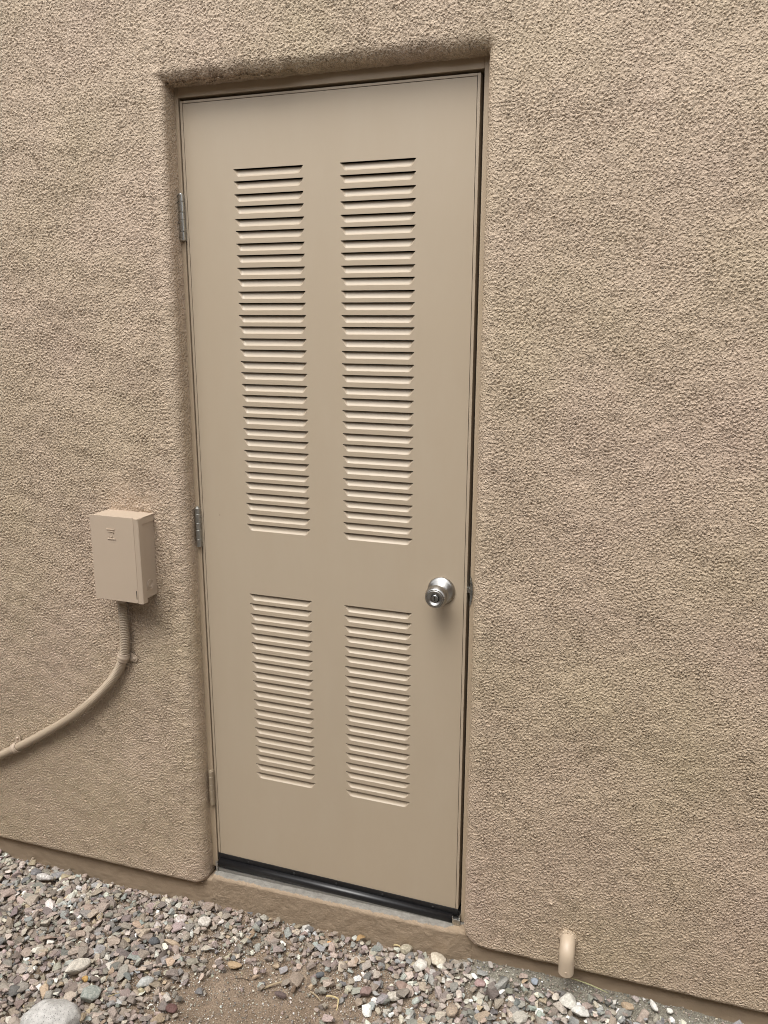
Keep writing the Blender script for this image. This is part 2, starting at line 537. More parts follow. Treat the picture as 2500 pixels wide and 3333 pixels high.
def block(side):
    """left or right of the opening, or above it"""
    if side == 'L':
        xs = np.r_[lines([(-3.0, -0.95, 0.05), (-0.95, XL - 0.05, CELL), (XL - 0.05, XL - RL, CELL)])[:-1], (XL - edge_lines(RL)[::-1] - 0)]
        xs = np.r_[xs, XL] if xs[-1] < XL - 1e-6 else xs
    elif side == 'R':
        xs = np.r_[XR + edge_lines(RR), lines([(XR + RR, 1.62, CELL), (1.62, 3.2, 0.05)])]
    if side in 'LR':
        zz = np.r_[0.0, 0.0012, 0.003, 0.0055, 0.0085, 0.0115, lines([(RB, 2.07, CELL), (2.07, 2.0725, CELL)])]  # height over the bottom edge
        X, T = np.meshgrid(xs, zz, indexing='ij')
        # rounded lower corner of the rim
        rc = 0.045 if side == 'R' else 0.022
        q = np.clip(rc - T, 0, None)
        shift = rc - np.sqrt(np.maximum(rc * rc - q * q, 0))
        w = np.clip(1 - np.abs(X - (XL if side == 'L' else XR)) / 0.12, 0, 1)
        sgn = -1 if side == 'L' else 1
        Xw = X + sgn * shift * w
        if side == 'L':
            za = zbot(X) + T
            Xw = Xw + (left_edge(za) - XL) * np.clip(1 - np.abs(X - XL) / 0.25, 0, 1)
        Z = zbot(Xw) + T * (ZT + RT + 0.004 - zbot(Xw)) / (2.0725)
        de = np.abs(X - (XL if side == 'L' else XR))
        re = (RL if side == 'L' else RR)
        wob = 1 + 0.0 * Z
        # under the head the rim of the jamb runs into the corner
        Y = rim_y(X, Z) + stucco_y(Z * 0 + T, RB)
        Y = np.minimum(Y, YF + max(re, RB))
        dmin = np.minimum(rim_d(X, Z), T)
        P = np.stack([Xw, Y, Z], -1)
        U, V = Xw, Z
    return P, U, V, dmin

# left, right, top as three grids that share their border lines
def build_wall():
    verts, faces = [], []
    off = 0
    def add(P, U, V, dmin):
        nonlocal off
        n = normals_of(P)
        Q = surface(P, n, U, V, dmin)
        verts.append(Q.reshape(-1, 3)); faces.append(grid_faces(P.shape[0], P.shape[1], off)); off += P.shape[0] * P.shape[1]
        return Q
    ztop = ZT + RT + 0.004
    # full-height columns left and right, up to the top of the wall
    for side in 'LR':
        P, U, V, d = block(side)
        Q = add(P, U, V, d)
        # reveal: from the rim back to the frame
        edge = -1 if side == 'L' else 0
        k = 12
        t = np.linspace(0, 1, k)
        y0 = P[edge, :, 1]
        Pr = np.zeros((k, P.shape[1], 3))
        Pr[..., 0] = P[edge, :, 0][None, :]
        Pr[..., 2] = P[edge, :, 2][None, :]
        Pr[..., 1] = y0[None, :] + (0.004 - y0)[None, :] * t[:, None]
        Ur = U[edge][None, :] + (Pr[..., 1] - y0[None, :]) * (1 if side == 'L' else -1)
        a = amp_at(Ur, Pr[..., 2], np.zeros_like(Ur)) * (1 - 0.45 * t)[:, None]
        h = a * S_grain(Ur, Pr[..., 2]) + 0.00035 * S_lump(Ur, Pr[..., 2])
        nx = 1.0 if side == 'L' else -1.0
        Pr[..., 0] += nx * h
        Pr[0] = Q[edge]
        verts.append(Pr.reshape(-1, 3)); faces.append(grid_faces(k, P.shape[1], off)); off += k * P.shape[1]
        # above the level of the head: flat wall
        xs = P[:, -1, 0]
        zs = lines([(ztop, 2.42, CELL), (2.42, 3.0, 0.05)])
        X, Z = np.meshgrid(xs, zs, indexing='ij')
        add(np.stack([X, rim_y(X, Z), Z], -1), X, Z, rim_d(X, Z))
    # head
    xs = np.r_[XL - 0.0025, lines([(XL, XR, CELL)]), XR + 0.0025]
    zs = np.r_[ZT + edge_lines(RT, 12), lines([(ZT + RT, ztop, 0.002), (ztop, 2.42, CELL), (2.42, 3.0, 0.05)])]
    X, Z = np.meshgrid(xs, zs, indexing='ij')
    rim = 0.0012 * S_lump(X, X * 0 + 7.3)
    dz = Z - ZT
    Y = rim_y(X, Z)
    P = np.stack([X, Y, Z + rim * np.clip(1 - dz / 0.08, 0, 1) * np.clip((X - XL) / 0.05, 0, 1) * np.clip((XR - X) / 0.05, 0, 1)], -1)
    Q = add(P, X, Z, dz + 0.004)
    k = 14
    t = np.linspace(0, 1, k)
    Pr = np.zeros((len(xs), k, 3))
    Pr[..., 0] = xs[:, None]
    y0 = Q[:, 0, 1]
    Pr[..., 1] = y0[:, None] + (0.004 - y0)[:, None] * t[None, :]
    Pr[..., 2] = Q[:, 0, 2][:, None] * (1 - t)[None, :] + (ZT + 0.0015) * t[None, :]
    U = Pr[..., 0]; V = ZT - (Pr[..., 1] - y0[:, None])
    h = 0.0009 * (1 - 0.5 * t)[None, :] * S_grain(U, V) + 0.0004 * S_lump(U, V)
    Pr[..., 2] -= np.where(t[None, :] > 0, h, 0)
    verts.append(Pr.reshape(-1, 3)); faces.append(grid_faces(len(xs), k, off)); off += Pr.shape[0] * k
    # underside of the bottom edge, back to the footing
    for xa, xb in ((-3.0, XL - 0.022), (XR + 0.045, 3.2)):
        xs = lines([(xa, xb, 0.01)])
        X, T = np.meshgrid(xs, np.linspace(0, 1, 4), indexing='ij')
        P = np.stack([X, YF + RB + T * 0.02, zbot(X) + 0 * T], -1)
        verts.append(P.reshape(-1, 3)); faces.append(grid_faces(len(xs), 4, off)); off += P.shape[0] * 4
    return np.concatenate(verts), np.concatenate(faces)

V_, F_ = build_wall()
mesh_np('stucco_coat', V_, F_, M_STUCCO, wall)

# core of the wall behind the coat (blocks the light from behind)
bm = bmesh.new()
bx(bm, -3.0, -0.02, 0.0, 0.2, -0.4, 3.0)
bx(bm, 0.745, 3.2, 0.0, 0.2, -0.4, 3.0)
bx(bm, -0.02, 0.745, 0.0, 0.2, 2.02, 3.0)
bx(bm, -0.02, 0.745, 0.17, 0.2, -0.4, 2.02)
obj('wall_core', bm, M_BLACK, wall)

# footing under the stucco
def rough_slab(name, x0, x1, yfun, z0, ztop, mat, parent, amp, cell=0.006, depth=0.06, seed=9, top_round=0.004, streak=3.0):
    nx = int((x1 - x0) / cell) + 1
    xs = np.linspace(x0, x1, nx)
    prof = []      # (t, kind) front from bottom to top, then back over the top
    nf = 46
    nb = 10
    F1 = Sampler(field(1024, 128, 0.004, 0.008, 0.05, seed, 1.0 / streak), 0.004, -3, -1)
    F2 = Sampler(field(512, 128, 0.006, 0.03, 0.2, seed + 1), 0.006, -3, -1)
    rows = []
    for k in range(nf):
        t = k / (nf - 1)
        z = z0 + (ztop(xs) - top_round - z0) * t
        y = yfun(xs) + 0 * z
        h = amp * F1(xs, z) + amp * 0.8 * F2(xs, z)
        rows.append(np.stack([xs, y - h, z], -1))
    for k in range(nb):
        t = (k + 1) / nb
        y = yfun(xs) + top_round + depth * t ** 1.5
        z = ztop(xs)
        h = amp * 0.8 * F1(xs, y + 0.5) + amp * .6 * F2(xs, y + .5)
        fade = 1 if k == 0 else 0.7
        rows.append(np.stack([xs, y, z + h * fade - (0.0015 if k == 0 else 0)], -1))
    P = np.stack(rows, 1)
    return mesh_np(name, P.reshape(-1, 3), grid_faces(P.shape[0], P.shape[1]), mat, parent)

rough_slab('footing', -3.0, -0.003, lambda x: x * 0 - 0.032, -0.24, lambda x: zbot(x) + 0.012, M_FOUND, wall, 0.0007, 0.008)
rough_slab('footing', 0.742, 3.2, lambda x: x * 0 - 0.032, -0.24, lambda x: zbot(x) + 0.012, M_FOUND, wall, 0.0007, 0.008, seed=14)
sill = rough_slab('door_step', 0.0, 0.752, lambda x: -0.041 + 0.008 * np.clip((x - 0.70) / 0.05, 0, 1), -0.24,
                  lambda x: -0.0490 + 0.0155 * (x / 0.74), M_SILL, None, 0.0006, 0.004, depth=0.10, seed=21, top_round=0.006)
tag(sill, 'low rough concrete step under the door, brown face and bare grey top', 'door step')

# ---------------------------------------------------------------- door frame
frame = empty('door_frame', (0.356, 0.0, 0.0))
tag(frame, 'painted tan steel frame around the louvred door, mostly buried in stucco', 'door frame')
def fr(name, bmx, mat=M_FRAME):
    o = obj(name, bmx, mat, frame); o.location = (-0.356, 0, 0); return o
bm = bmesh.new(); bx(bm, -0.030, -0.0028, -0.0030, 0.12, -0.046, 2.012, 0.0012); fr('jamb', bm)
bm = bmesh.new(); bx(bm, 0.7150, 0.750, -0.0030, 0.12, -0.033, 2.010, 0.0012); fr('jamb', bm)
bm = bmesh.new(); bx(bm, -0.0026, 0.7148, -0.0024, 0.12, 1.9865, 2.012, 0.0012); fr('head_jamb', bm)
bm = bmesh.new()
bx(bm, -0.0027, 0.012, 0.0480, 0.0600, -0.04, 1.9860)
bx(bm, 0.7020, 0.7149, 0.0480, 0.0600, -0.04, 1.9860)
bx(bm, 0.0122, 0.7018, 0.0480, 0.0600, 1.9700, 1.9860)
fr('door_stop', bm, M_GAP_SHADE)  # stop coloured as deep shade so the gap reads black
# strike plate with its curved lip
bm = bmesh.new()
nz = 20
rows = []
for i in range(nz + 1):
    t = i / nz
    z = 0.838 + t * 0.072
    lip = math.sin(math.pi * t) ** 0.8 * 0.0062
    rows.append([bm.verts.new((0.7142, 0.045, z)), bm.verts.new((0.7142, -0.0020, z)), bm.verts.new((0.7145 + lip * .35, -0.0042 - lip * .15, z)),
                 bm.verts.new((0.7150 + lip, -0.0056 - lip * .1, z)), bm.verts.new((0.7165 + lip, -0.0052 - lip * .1, z)), bm.verts.new((0.7165 + lip, -0.0025, z))])
for a, b in zip(rows, rows[1:]):
    for k in range(5): bm.faces.new((a[k], a[k + 1], b[k + 1], b[k]))
fr('strike_plate', bm, M_STEEL)

# ---------------------------------------------------------------- threshold
th = empty('threshold', (0.356, 0.0, -0.045))
tag(th, 'dull aluminium threshold strip on the concrete step under the door', 'threshold')
def thp(name, bmx, mat=M_ALU):
    o = obj(name, bmx, mat, th); o.location = (-0.356, 0, 0.045); return o
bm = bmesh.new()
sec = [(-0.0150, -0.0475), (-0.0150, -0.0395), (0.0, -0.0390), (0.12, -0.0390), (0.12, -0.0475)]
prev = None
for x in (0.0025, 0.358, 0.7145):
    dz = 0.0100 * (x / 0.7145)
    ring = [bm.verts.new((x, y, z + dz)) for y, z in sec]
    if prev:
        for k in range(len(sec)): bm.faces.new((prev[k], prev[(k + 1) % len(sec)], ring[(k + 1) % len(sec)], ring[k]))
    prev = ring
    if x != 0.358: bm.faces.new(ring)
thp('threshold_strip', bm)
bm = bmesh.new(); bx(bm, 0.6960, 0.7165, -0.0200, -0.0172, -0.0400, -0.0165, 0.0006); bx(bm, 0.6960, 0.6985, -0.0200, -0.0172, -0.0165, -0.0090, 0.0006); bx(bm, 0.7125, 0.7149, -0.0162, 0.02, -0.040, -0.0080, 0.0004)
thp('end_clip', bm, M_STEEL)
bm = bmesh.new(); bx(bm, -0.0005, 0.0060, -0.0185, -0.0162, -0.0520, -0.0160, 0.0005)
thp('end_clip', bm, M_STEEL)

# ---------------------------------------------------------------- the door
door = empty('louvered_door', (0.0, 0.0, 0.0))
tag(door, 'tan painted steel door with four columns of pressed louvres and a round silver knob', 'door')

DW, DH = 0.7068, 1.980
LW, LH = 0.1755, 0.0172
XC = [0.1325, 0.3965]              # left ends of the two louvre columns
PITCH = 0.02715
cells = []
for zz0, n in ((1.8268, 32), (0.7988, 20)):
    zs_ = [zz0 - PITCH * i + (0.00094 if i % 2 else 0) for i in range(n)]
    cells.append(zs_)
allz = sorted([z for c in cells for z in c])
zb = [0.0]
for z in allz: zb += [z - LH, z]
zb.append(DH)
IN = 0.0062
xb = [0.0, IN, XC[0], XC[0] + LW, XC[1], XC[1] + LW, DW - IN - 0.001, DW]
holes = set()
bm = bmesh.new()
zgrid = [0.0] + [v for z in allz for v in (z - LH, z)] + [DH - IN]
xgrid = [IN + 0.0012, XC[0], XC[0] + LW, XC[1], XC[1] + LW, DW - IN - 0.0012]
vv = {}
def gv(i, j):
    if (i, j) not in vv: vv[(i, j)] = bm.verts.new((xgrid[i], 0.0, zgrid[j]))
    return vv[(i, j)]
for j in range(len(zgrid) - 1):
    is_l = (j % 2 == 1) and (j < len(zgrid) - 2)
    for i in range(5):
        if is_l and i in (1, 3): continue
        bm.faces.new((gv(i, j), gv(i + 1, j), gv(i + 1, j + 1), gv(i, j + 1)))
# skin edge folding into the groove
def strip(a, b, c, d): bm.faces.new([bm.verts.new(p) for p in (a, b, c, d)])
x0, x1, zt = xgrid[0], xgrid[-1], zgrid[-1]
g = 0.0022
strip((x0, 0, 0), (x0, 0, zt), (x0, g, zt), (x0, g, 0)); strip((x1, 0, 0), (x1, 0, zt), (x1, g, zt), (x1, g, 0)); strip((x0, 0, zt), (x1, 0, zt), (x1, g, zt), (x0, g, zt))
obj('door_skin', bm, M_DOOR, door)
# rim around the skin, edges and back
bm = bmesh.new()
bx(bm, 0.0, IN, -0.0004, 0.044, 0.0, DH, 0.0007)
bx(bm, DW - IN, DW, -0.0004, 0.044, 0.0, DH, 0.0007)
bx(bm, IN + 0.0002, DW - IN - 0.0002, -0.0004, 0.044, DH - IN + 0.0012, DH, 0.0007)
obj('door_rim', bm, M_DOOR, door)
bm = bmesh.new()
bx(bm, IN, DW - IN, 0.040, 0.0436, 0.0, DH - IN)
bx(bm, IN, DW - IN, 0.003, 0.0398, 0.0, 0.002)
# groove floor
bx(bm, IN - 0.0005, IN + 0.004, 0.0023, 0.004, 0.0, DH - 0.002); bx(bm, DW - IN - 0.004, DW - IN + 0.0005, 0.0023, 0.004, 0.0, DH - 0.002); bx(bm, IN + 0.0045, DW - IN - 0.0045, 0.0023, 0.004, DH - IN - 0.003, DH - IN + 0.002)
obj('door_core', bm, M_BLACK, door)  # back coloured black so the louvre slots look unlit

# one pressed louvre: its top edge is cut free and pushed in, its lower edge stays joined
def louver_mesh():
    bm = bmesh.new()
    # (height below the top edge, depth factor, inset of the slanted end)
    lev = [(0.0020, 0.0074, 0.0010), (0.0042, 0.0066, 0.0025), (0.0080, 0.0052, 0.0048), (0.0115, 0.0042, 0.0070), (0.0140, 0.0028, 0.0088), (0.0158, 0.0012, 0.0106), (0.0166, 0.0005, 0.0126), (0.0170, 0.0, 0.0150)]
    rows = []
    for h, d, ins in lev:
        cols = [(ins, 0.0), (ins + 0.0010, 0.22), (ins + 0.0028, 0.62), (ins + 0.0048, 0.92), (ins + 0.0075, 1.0)]
        r = [(x, d * k) for x, k in cols]
        rr = r + [(LW - x, dd) for x, dd in reversed(r)]
        rows.append([bm.verts.new((x, y, -h)) for x, y in rr])
    for a, b in zip(rows, rows[1:]):
        for k in range(len(a) - 1):
            f = bm.faces.new((a[k], a[k + 1], b[k + 1], b[k])); f.smooth = True
    # flat corners between the rectangle and the slanted ends, and below
    def flat(pts):
        f = bm.faces.new([bm.verts.new(p) for p in pts]); f.smooth = False
    lev = [(0.0, 0.0, 0.0)] + lev
    for sx in (0, 1):
        for (h0, _, i0), (h1, _, i1) in zip(lev, lev[1:]):
            if sx == 0: flat([(0, 0, -h0), (i0, 0, -h0), (i1, 0, -h1), (0, 0, -h1)]) if i0 > 0 else flat([(0, 0, -h0), (i1, 0, -h1), (0, 0, -h1)])
            else: flat([(LW, 0, -h0), (LW - i0, 0, -h0), (LW - i1, 0, -h1), (LW, 0, -h1)]) if i0 > 0 else flat([(LW, 0, -h0), (LW - i1, 0, -h1), (LW, 0, -h1)])
    flat([(0, 0, -0.0170), (LW, 0, -0.0170), (LW, 0, -LH), (0, 0, -LH)])
    # thickness of the sheet at the cut upper edge
    flat([(0, 0, 0), (LW, 0, 0), (LW, 0.0009, 0.0), (0, 0.0009, 0.0)])
    me = bpy.data.meshes.new('louver')
    for f in bm.faces:
        if f.normal.y == 0: pass
    bm.normal_update()
    for f in bm.faces:
        if f.normal.y > 0.0001: f.normal_flip()
    bm.to_mesh(me); bm.free()
    me.materials.append(M_DOOR)
    return me
LM = louver_mesh()
for c in cells:
    for xcol in XC:
        for z in c:
            o = bpy.data.objects.new('louver', LM)
            o.location = (xcol, 0, z)
            link(o, door)

# sweep at the foot of the door
sw = empty('door_sweep', (0, 0, 0)); sw.parent = door
bm = bmesh.new(); bx(bm, 0.0005, 0.7080, -0.0030, -0.0006, -0.0170, 0.0005, 0.0005)
obj('sweep_plate', bm, M_RUBBER, sw)
bm = bmesh.new()
prev = None
n = 12
for x in (0.0060, 0.35, 0.6955):
    ring = [bm.verts.new((x, -0.0040 - 0.0130 * math.sin(math.pi * k / n), -0.0266 + 0.0125 * math.cos(math.pi * k / n))) for k in range(n + 1)]
    if prev:
        for k in range(n): bm.faces.new((prev[k], prev[k + 1], ring[k + 1], ring[k]))
    if x != 0.35: bm.faces.new(ring)
    prev = ring
obj('sweep_bulb', bm, M_RUBBER, sw, smooth=True)
for x in (0.098, 0.240, 0.366, 0.500, 0.640):
    bm = bmesh.new()
    lathe(bm, [(0.0032, 0), (0.0032, -0.0008), (0.0022, -0.0018), (0.0009, -0.0019), (0.0008, -0.0012)], (x, -0.0030, -0.0085), 'Y', 14)
    obj('screw', bm, M_RUBBER, sw, smooth=False)

# knob
kb = empty('door_knob', (0.6455, 0.0, 0.8655)); kb.parent = door
bm = bmesh.new()
lathe(bm, [(0.0335, 0.0), (0.0338, -0.0022), (0.0325, -0.0050), (0.0275, -0.0085), (0.0215, -0.0120), (0.0165, -0.0165), (0.0140, -0.0215), (0.0132, -0.0270)], (0, 0, 0), 'Y', 64)
obj('rose', bm, M_NICKEL, kb, smooth=True)
bm = bmesh.new()
lathe(bm, [(0.0130, -0.0230), (0.0150, -0.0260), (0.0200, -0.0300), (0.0245, -0.0360), (0.0268, -0.0430), (0.0270, -0.0490), (0.0252, -0.0560), (0.0222, -0.0615), (0.0210, -0.0622), (0.0206, -0.0612)], (0, 0, 0), 'Y', 64, close_end=False)
obj('grip', bm, M_NICKEL, kb, smooth=True)
bm = bmesh.new()
lathe(bm, [(0.0206, -0.0600), (0.0203, -0.0632), (0.0190, -0.0648), (0.0165, -0.0646), (0.0130, -0.0612), (0.0105, -0.0590), (0.0098, -0.0590)], (0, 0, 0), 'Y', 64, close_start=False, close_end=False)
obj('face_ring', bm, M_NICKEL, kb, smooth=True)
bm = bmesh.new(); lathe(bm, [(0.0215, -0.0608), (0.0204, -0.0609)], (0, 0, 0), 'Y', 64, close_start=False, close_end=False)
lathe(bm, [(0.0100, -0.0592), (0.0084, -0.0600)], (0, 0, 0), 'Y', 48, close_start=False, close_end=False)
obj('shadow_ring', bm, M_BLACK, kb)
bm = bmesh.new(); lathe(bm, [(0.0084, -0.0560), (0.0084, -0.0618), (0.0078, -0.0624)], (0, 0, 0), 'Y', 40)
cy = obj('lock_cylinder', bm, M_STEEL, kb)
bm = bmesh.new()
pts = [(-0.0008, 0.0050), (0.0010, 0.0050), (0.0012, 0.0016), (0.0002, 0.0006), (0.0020, -0.0010), (0.0016, -0.0046), (-0.0012, -0.0050), (0.0002, -0.0016), (-0.0016, 0.0000)]
f = bm.faces.new([bm.verts.new((x, -0.06245, z)) for x, z in pts])
e = bmesh.ops.extrude_face_region(bm, geom=[f])
for v in e['geom']:
    if isinstance(v, bmesh.types.BMVert): v.co.y = -0.0600
obj('keyway', bm, M_BLACK, kb)
# latch bolt in the gap
bm = bmesh.new(); bx(bm, DW - 0.003, 0.7160, 0.014, 0.028, 0.8620, 0.8790, 0.002); bx(bm, DW - 0.003, 0.7145, 0.004, 0.0125, 0.8660, 0.8760, 0.0015)
obj('latch_bolt', bm, M_STEEL, door)

# hinges: knuckles, pin and the leaf edge in the gap
def hinge(z0, z1, mat, leaf_mat, x, seam):
    h = empty('hinge', (x, -0.0085, (z0 + z1) / 2)); h.parent = door
    L = z1 - z0
    cuts = [0, 0.155, 0.385, 0.555, 0.80, 1.0]
    for k in range(5):
        a, b = z1 - cuts[k] * L, z1 - cuts[k + 1] * L
        bm = bmesh.new()
        r = 0.0068 + (0.0002 if k % 2 else 0)
        lathe(bm, [(r - 0.0009, b + seam), (r, b + seam + 0.0009), (r, a - seam - 0.0009), (r - 0.0009, a - seam)], (0, 0, -(z0 + z1) / 2), 'Z', 24)
        obj('knuckle', bm, mat, h, smooth=False)
    bm = bmesh.new()
    lathe(bm, [(0.0046, z0 - 0.0008), (0.0046, z1 + 0.0010), (0.0036, z1 + 0.0026), (0.0018, z1 + 0.0034)], (0, 0, -(z0 + z1) / 2), 'Z', 20)
    obj('hinge_pin', bm, mat, h, smooth=True)
    bm = bmesh.new()
    bx(bm, 0.0038, 0.0056, -0.0020, 0.030, -L / 2, L / 2, 0.0003)
    obj('hinge_leaf', bm, leaf_mat, h)
    return h
hinge(1.6735, 1.7775, M_STEEL, M_STEEL_DK, -0.0052, 0.0003)
hinge(0.9150, 1.0190, M_STEEL_DK, M_STEEL, -0.0048, 0.0003)
h3 = hinge(0.1580, 0.2640, M_HINGE_P, M_HINGE_P, -0.0062, 0.0001)
h3['label'] = 'lowest hinge painted over in dull brown'

# ---------------------------------------------------------------- electrical box
ebx = empty('electrical_box', (-0.1765, YF, 0.787))
tag(ebx, 'small tan painted metal electrical box on the stucco left of the door', 'electrical box')
def ep(name, bmx, mat=M_BOX, parent=None, smooth=False):
    o = obj(name, bmx, mat, parent or ebx, smooth)
    if parent is None: o.location = (0.1765, -YF, -0.787)
    return o
bm = bmesh.new(); bx(bm, -0.2420, -0.1092, -0.1190, YF + 0.004, 0.7900, 1.0040, 0.0015)
ep('box_body', bm)
bm = bmesh.new()
bx(bm, -0.2435, -0.1060, -0.1250, YF + 0.006, 1.0041, 1.0066, 0.0008)      # rain hood
bx(bm, -0.1091, -0.1066, -0.1056, YF + 0.006, 0.9880, 1.0040, 0.0007)      # its turned-down side
bx(bm, -0.2444, -0.2421, -0.1190, YF + 0.006, 0.9880, 1.0040, 0.0007)
ep('box_hood', bm)
bm = bmesh.new()
bx(bm, -0.2468, -0.1165, -0.1278, -0.1252, 0.7850, 1.0095, 0.0011)         # front plate
q = [(-0.1168, -0.1268), (-0.1066, -0.1236), (-0.1048, -0.1222), (-0.1048, -0.1060), (-0.1072, -0.1060), (-0.1072, -0.1215), (-0.1168, -0.1250)]
lo = [bm.verts.new((x, y, 0.7830)) for x, y in q]; hi = [bm.verts.new((x, y, 1.0050)) for x, y in q]
for k in range(len(q)): bm.faces.new((lo[k], lo[(k + 1) % len(q)], hi[(k + 1) % len(q)], hi[k]))
bm.faces.new(lo); bm.faces.new(hi)
bx(bm, -0.2468, -0.2446, -0.1250, -0.1160, 0.7850, 1.0035, 0.0008)
bx(bm, -0.2444, -0.1122, -0.1250, -0.1195, 0.7852, 0.7874, 0.0008)
cov = ep('box_cover', bm)
# raised maker's mark: long bars above and below, short bent bars between
bm = bmesh.new()
lx, lz = -0.1840, 0.9625
def bar(x0, x1, z0, z1, t=0.0017): bx(bm, lx + x0, lx + x1, -0.1278 - t, -0.1276, lz + z0, lz + z1, 0.0004)
bar(-0.0130, 0.0110, 0.0110, 0.0135); bar(-0.0085, 0.0065, 0.0060, 0.0084); bar(0.0055, 0.0080, 0.0035, 0.0075)
bar(-0.0030, 0.0035, -0.0072, -0.0048); bar(-0.0070, -0.0058, -0.0070, -0.0052); bar(-0.0110, 0.0130, -0.0136, -0.0110)
ep('embossed_mark', bm)
bm = bmesh.new(); bx(bm, -0.1212, -0.1194, -0.1283, -0.1270, 0.7960, 0.8180)
ep('hasp_slot', bm, M_BLACK)
for (y_, z_, r_) in ((-0.0850, 0.8240, 0.0130), (-0.0850, 0.8240, 0.0078)):
    bm = bmesh.new()
    n = 32
    rr = []
    for rad, dx in ((r_ - 0.0018, 0.0), (r_ - 0.0007, 0.0009), (r_ + 0.0007, 0.0009), (r_ + 0.0018, 0.0)):
        rr.append([bm.verts.new((-0.1093 + dx * 2.2, y_ + rad * math.cos(2 * math.pi * k / n), z_ + rad * math.sin(2 * math.pi * k / n))) for k in range(n)])
    for a, b in zip(rr, rr[1:]):
        for k in range(n): bm.faces.new((a[k], a[(k + 1) % n], b[(k + 1) % n], b[k]))
    ep('knockout_ring', bm, smooth=True)
for (y_, z_, mt_) in ((-0.1020, 0.9300, M_BLACK), (-0.1010, 0.9250, M_BOX), (-0.1000, 0.8130, M_BLACK), (-0.1000, 0.8070, M_BOX)):
    bm = bmesh.new(); lathe(bm, [(0.0014, -0.001), (0.0014, 0.0004), (0.0008, 0.0010)], (-0.1092, y_, z_), 'X', 10)
    ep('rivet', bm, mt_)
# conduit connector under the box
bm = bmesh.new(); lathe(bm, [(0.0125, -0.001), (0.0165, -0.001), (0.0165, -0.005), (0.0140, -0.0062), (0.0140, -0.026), (0.0130, -0.030), (0.011, -0.030)], (-0.2103, -0.074, 0.790), 'Z', 28)
ep('conduit_connector', bm, smooth=False)

# ---------------------------------------------------------------- conduit and straps
cp = [(-0.2103, 0.775), (-0.2102, 0.7545), (-0.2098, 0.7169), (-0.2093, 0.6854), (-0.2102, 0.6534), (-0.2151, 0.6175), (-0.2246, 0.5890), (-0.2417, 0.5570), (-0.2668, 0.5217), (-0.3034, 0.4827), (-0.3483, 0.4416), (-0.3979, 0.4008), (-0.4561, 0.3600), (-0.5158, 0.3206), (-0.5677, 0.2880), (-0.6247, 0.2540), (-0.6928, 0.2150), (-0.78, 0.166), (-0.90, 0.105), (-1.02, 0.055)]
path = catmull([(x, -0.0720 - (0.004 if 0.4 < z < 0.55 else 0), z) for x, z in cp], 30)
# resample evenly
def resample(path, step):
    out = [path[0]]; acc = 0.0
    for a, b in zip(path, path[1:]):
        d = (b - a).length
        while acc + d >= step:
            t = (step - acc) / d; a = a.lerp(b, t); out.append(a.copy()); d = (b - a).length; acc = 0.0
        acc += d
    return out
path = resample(path, 0.0012)
def rib(L):
    return 0.0121 + 0.00120 * math.cos(2 * math.pi * L / 0.0048) * max(0.12, min(1.0, 1.0 - (L - 0.33) / 0.12))
bm = bmesh.new(); tube(bm, path, rib, 20)
cond = obj('conduit', bm, M_COND, None, smooth=True)
tag(cond, 'ribbed tan painted conduit curving from the electrical box down to the left', 'conduit')

def strap(i0, length, lobe, label, thick=0.0015):
    seg = [p.copy() for p in path[i0:i0 + int(length / 0.0012)]]
    c = seg[len(seg) // 2]
    e = empty('conduit_strap', c)
    tag(e, label, 'strap', 'straps holding the conduit to the wall')
    bm = bmesh.new()
    n = len(seg)
    # band with a raised rib in the middle
    rings = []
    m_ = 22
    for k in range(0, n, max(1, n // 12)):
        t = (seg[min(k + 1, n - 1)] - seg[max(k - 1, 0)]).normalized()
        u = Vector((0, -1, 0)); u = (u - t * u.dot(t)).normalized(); v = t.cross(u)
        s = k / (n - 1)
        extra = 0.0016 * math.exp(-((s - 0.5) / 0.16) ** 2)
        r = 0.0136 + extra
        rings.append([bm.verts.new(seg[k] - c + u * math.cos(a) * r + v * math.sin(a) * r) for a in [(-2.1 + 4.2 * j / m_) for j in range(m_ + 1)]])
    for a, b in zip(rings, rings[1:]):
        for j in range(m_): bm.faces.new((a[j], a[j + 1], b[j + 1], b[j]))
    o = obj('band', bm, M_BOX, e, smooth=True)
    sm = o.modifiers.new('thickness', 'SOLIDIFY'); sm.thickness = thick; sm.offset = 1
    # flat tab with the screw
    L = Vector(lobe)
    bm = bmesh.new()
    d = (Vector((L.x, 0, L.z)) - Vector((c.x, 0, c.z))); dist = d.length; d.normalize(); w = Vector((-d.z, 0, d.x))
    out_pts = []
    for k in range(13):
        a = -math.pi / 2 + math.pi * k / 12
        out_pts.append(L - c + d * math.cos(a) * 0.0095 + w * math.sin(a) * 0.0095)
    hw = length / 2 - 0.001
    base = [Vector((0, L.y - c.y, 0)) + d * 0.011 + w * hw, Vector((0, L.y - c.y, 0)) + d * 0.011 - w * hw]
    for p in out_pts: p.y = L.y - c.y
    poly = out_pts + [base[0], base[1]]
    f = bm.faces.new([bm.verts.new(p) for p in poly])
    ex = bmesh.ops.extrude_face_region(bm, geom=[f])
    for v_ in ex['geom']:
        if isinstance(v_, bmesh.types.BMVert): v_.co.y -= 0.0022
    obj('tab', bm, M_BOX, e)
    bm = bmesh.new()
    lathe(bm, [(0.0042, 0.001), (0.0042, -0.0008), (0.0032, -0.0028), (0.0014, -0.0036)], (L.x - c.x, L.y - c.y - 0.0022, L.z - c.z), 'Y', 16)
    obj('screw', bm, M_BOX, e, smooth=True)
def near(x, z): return min(range(len(path)), key=lambda i: (path[i].x - x) ** 2 + (path[i].z - z) ** 2)
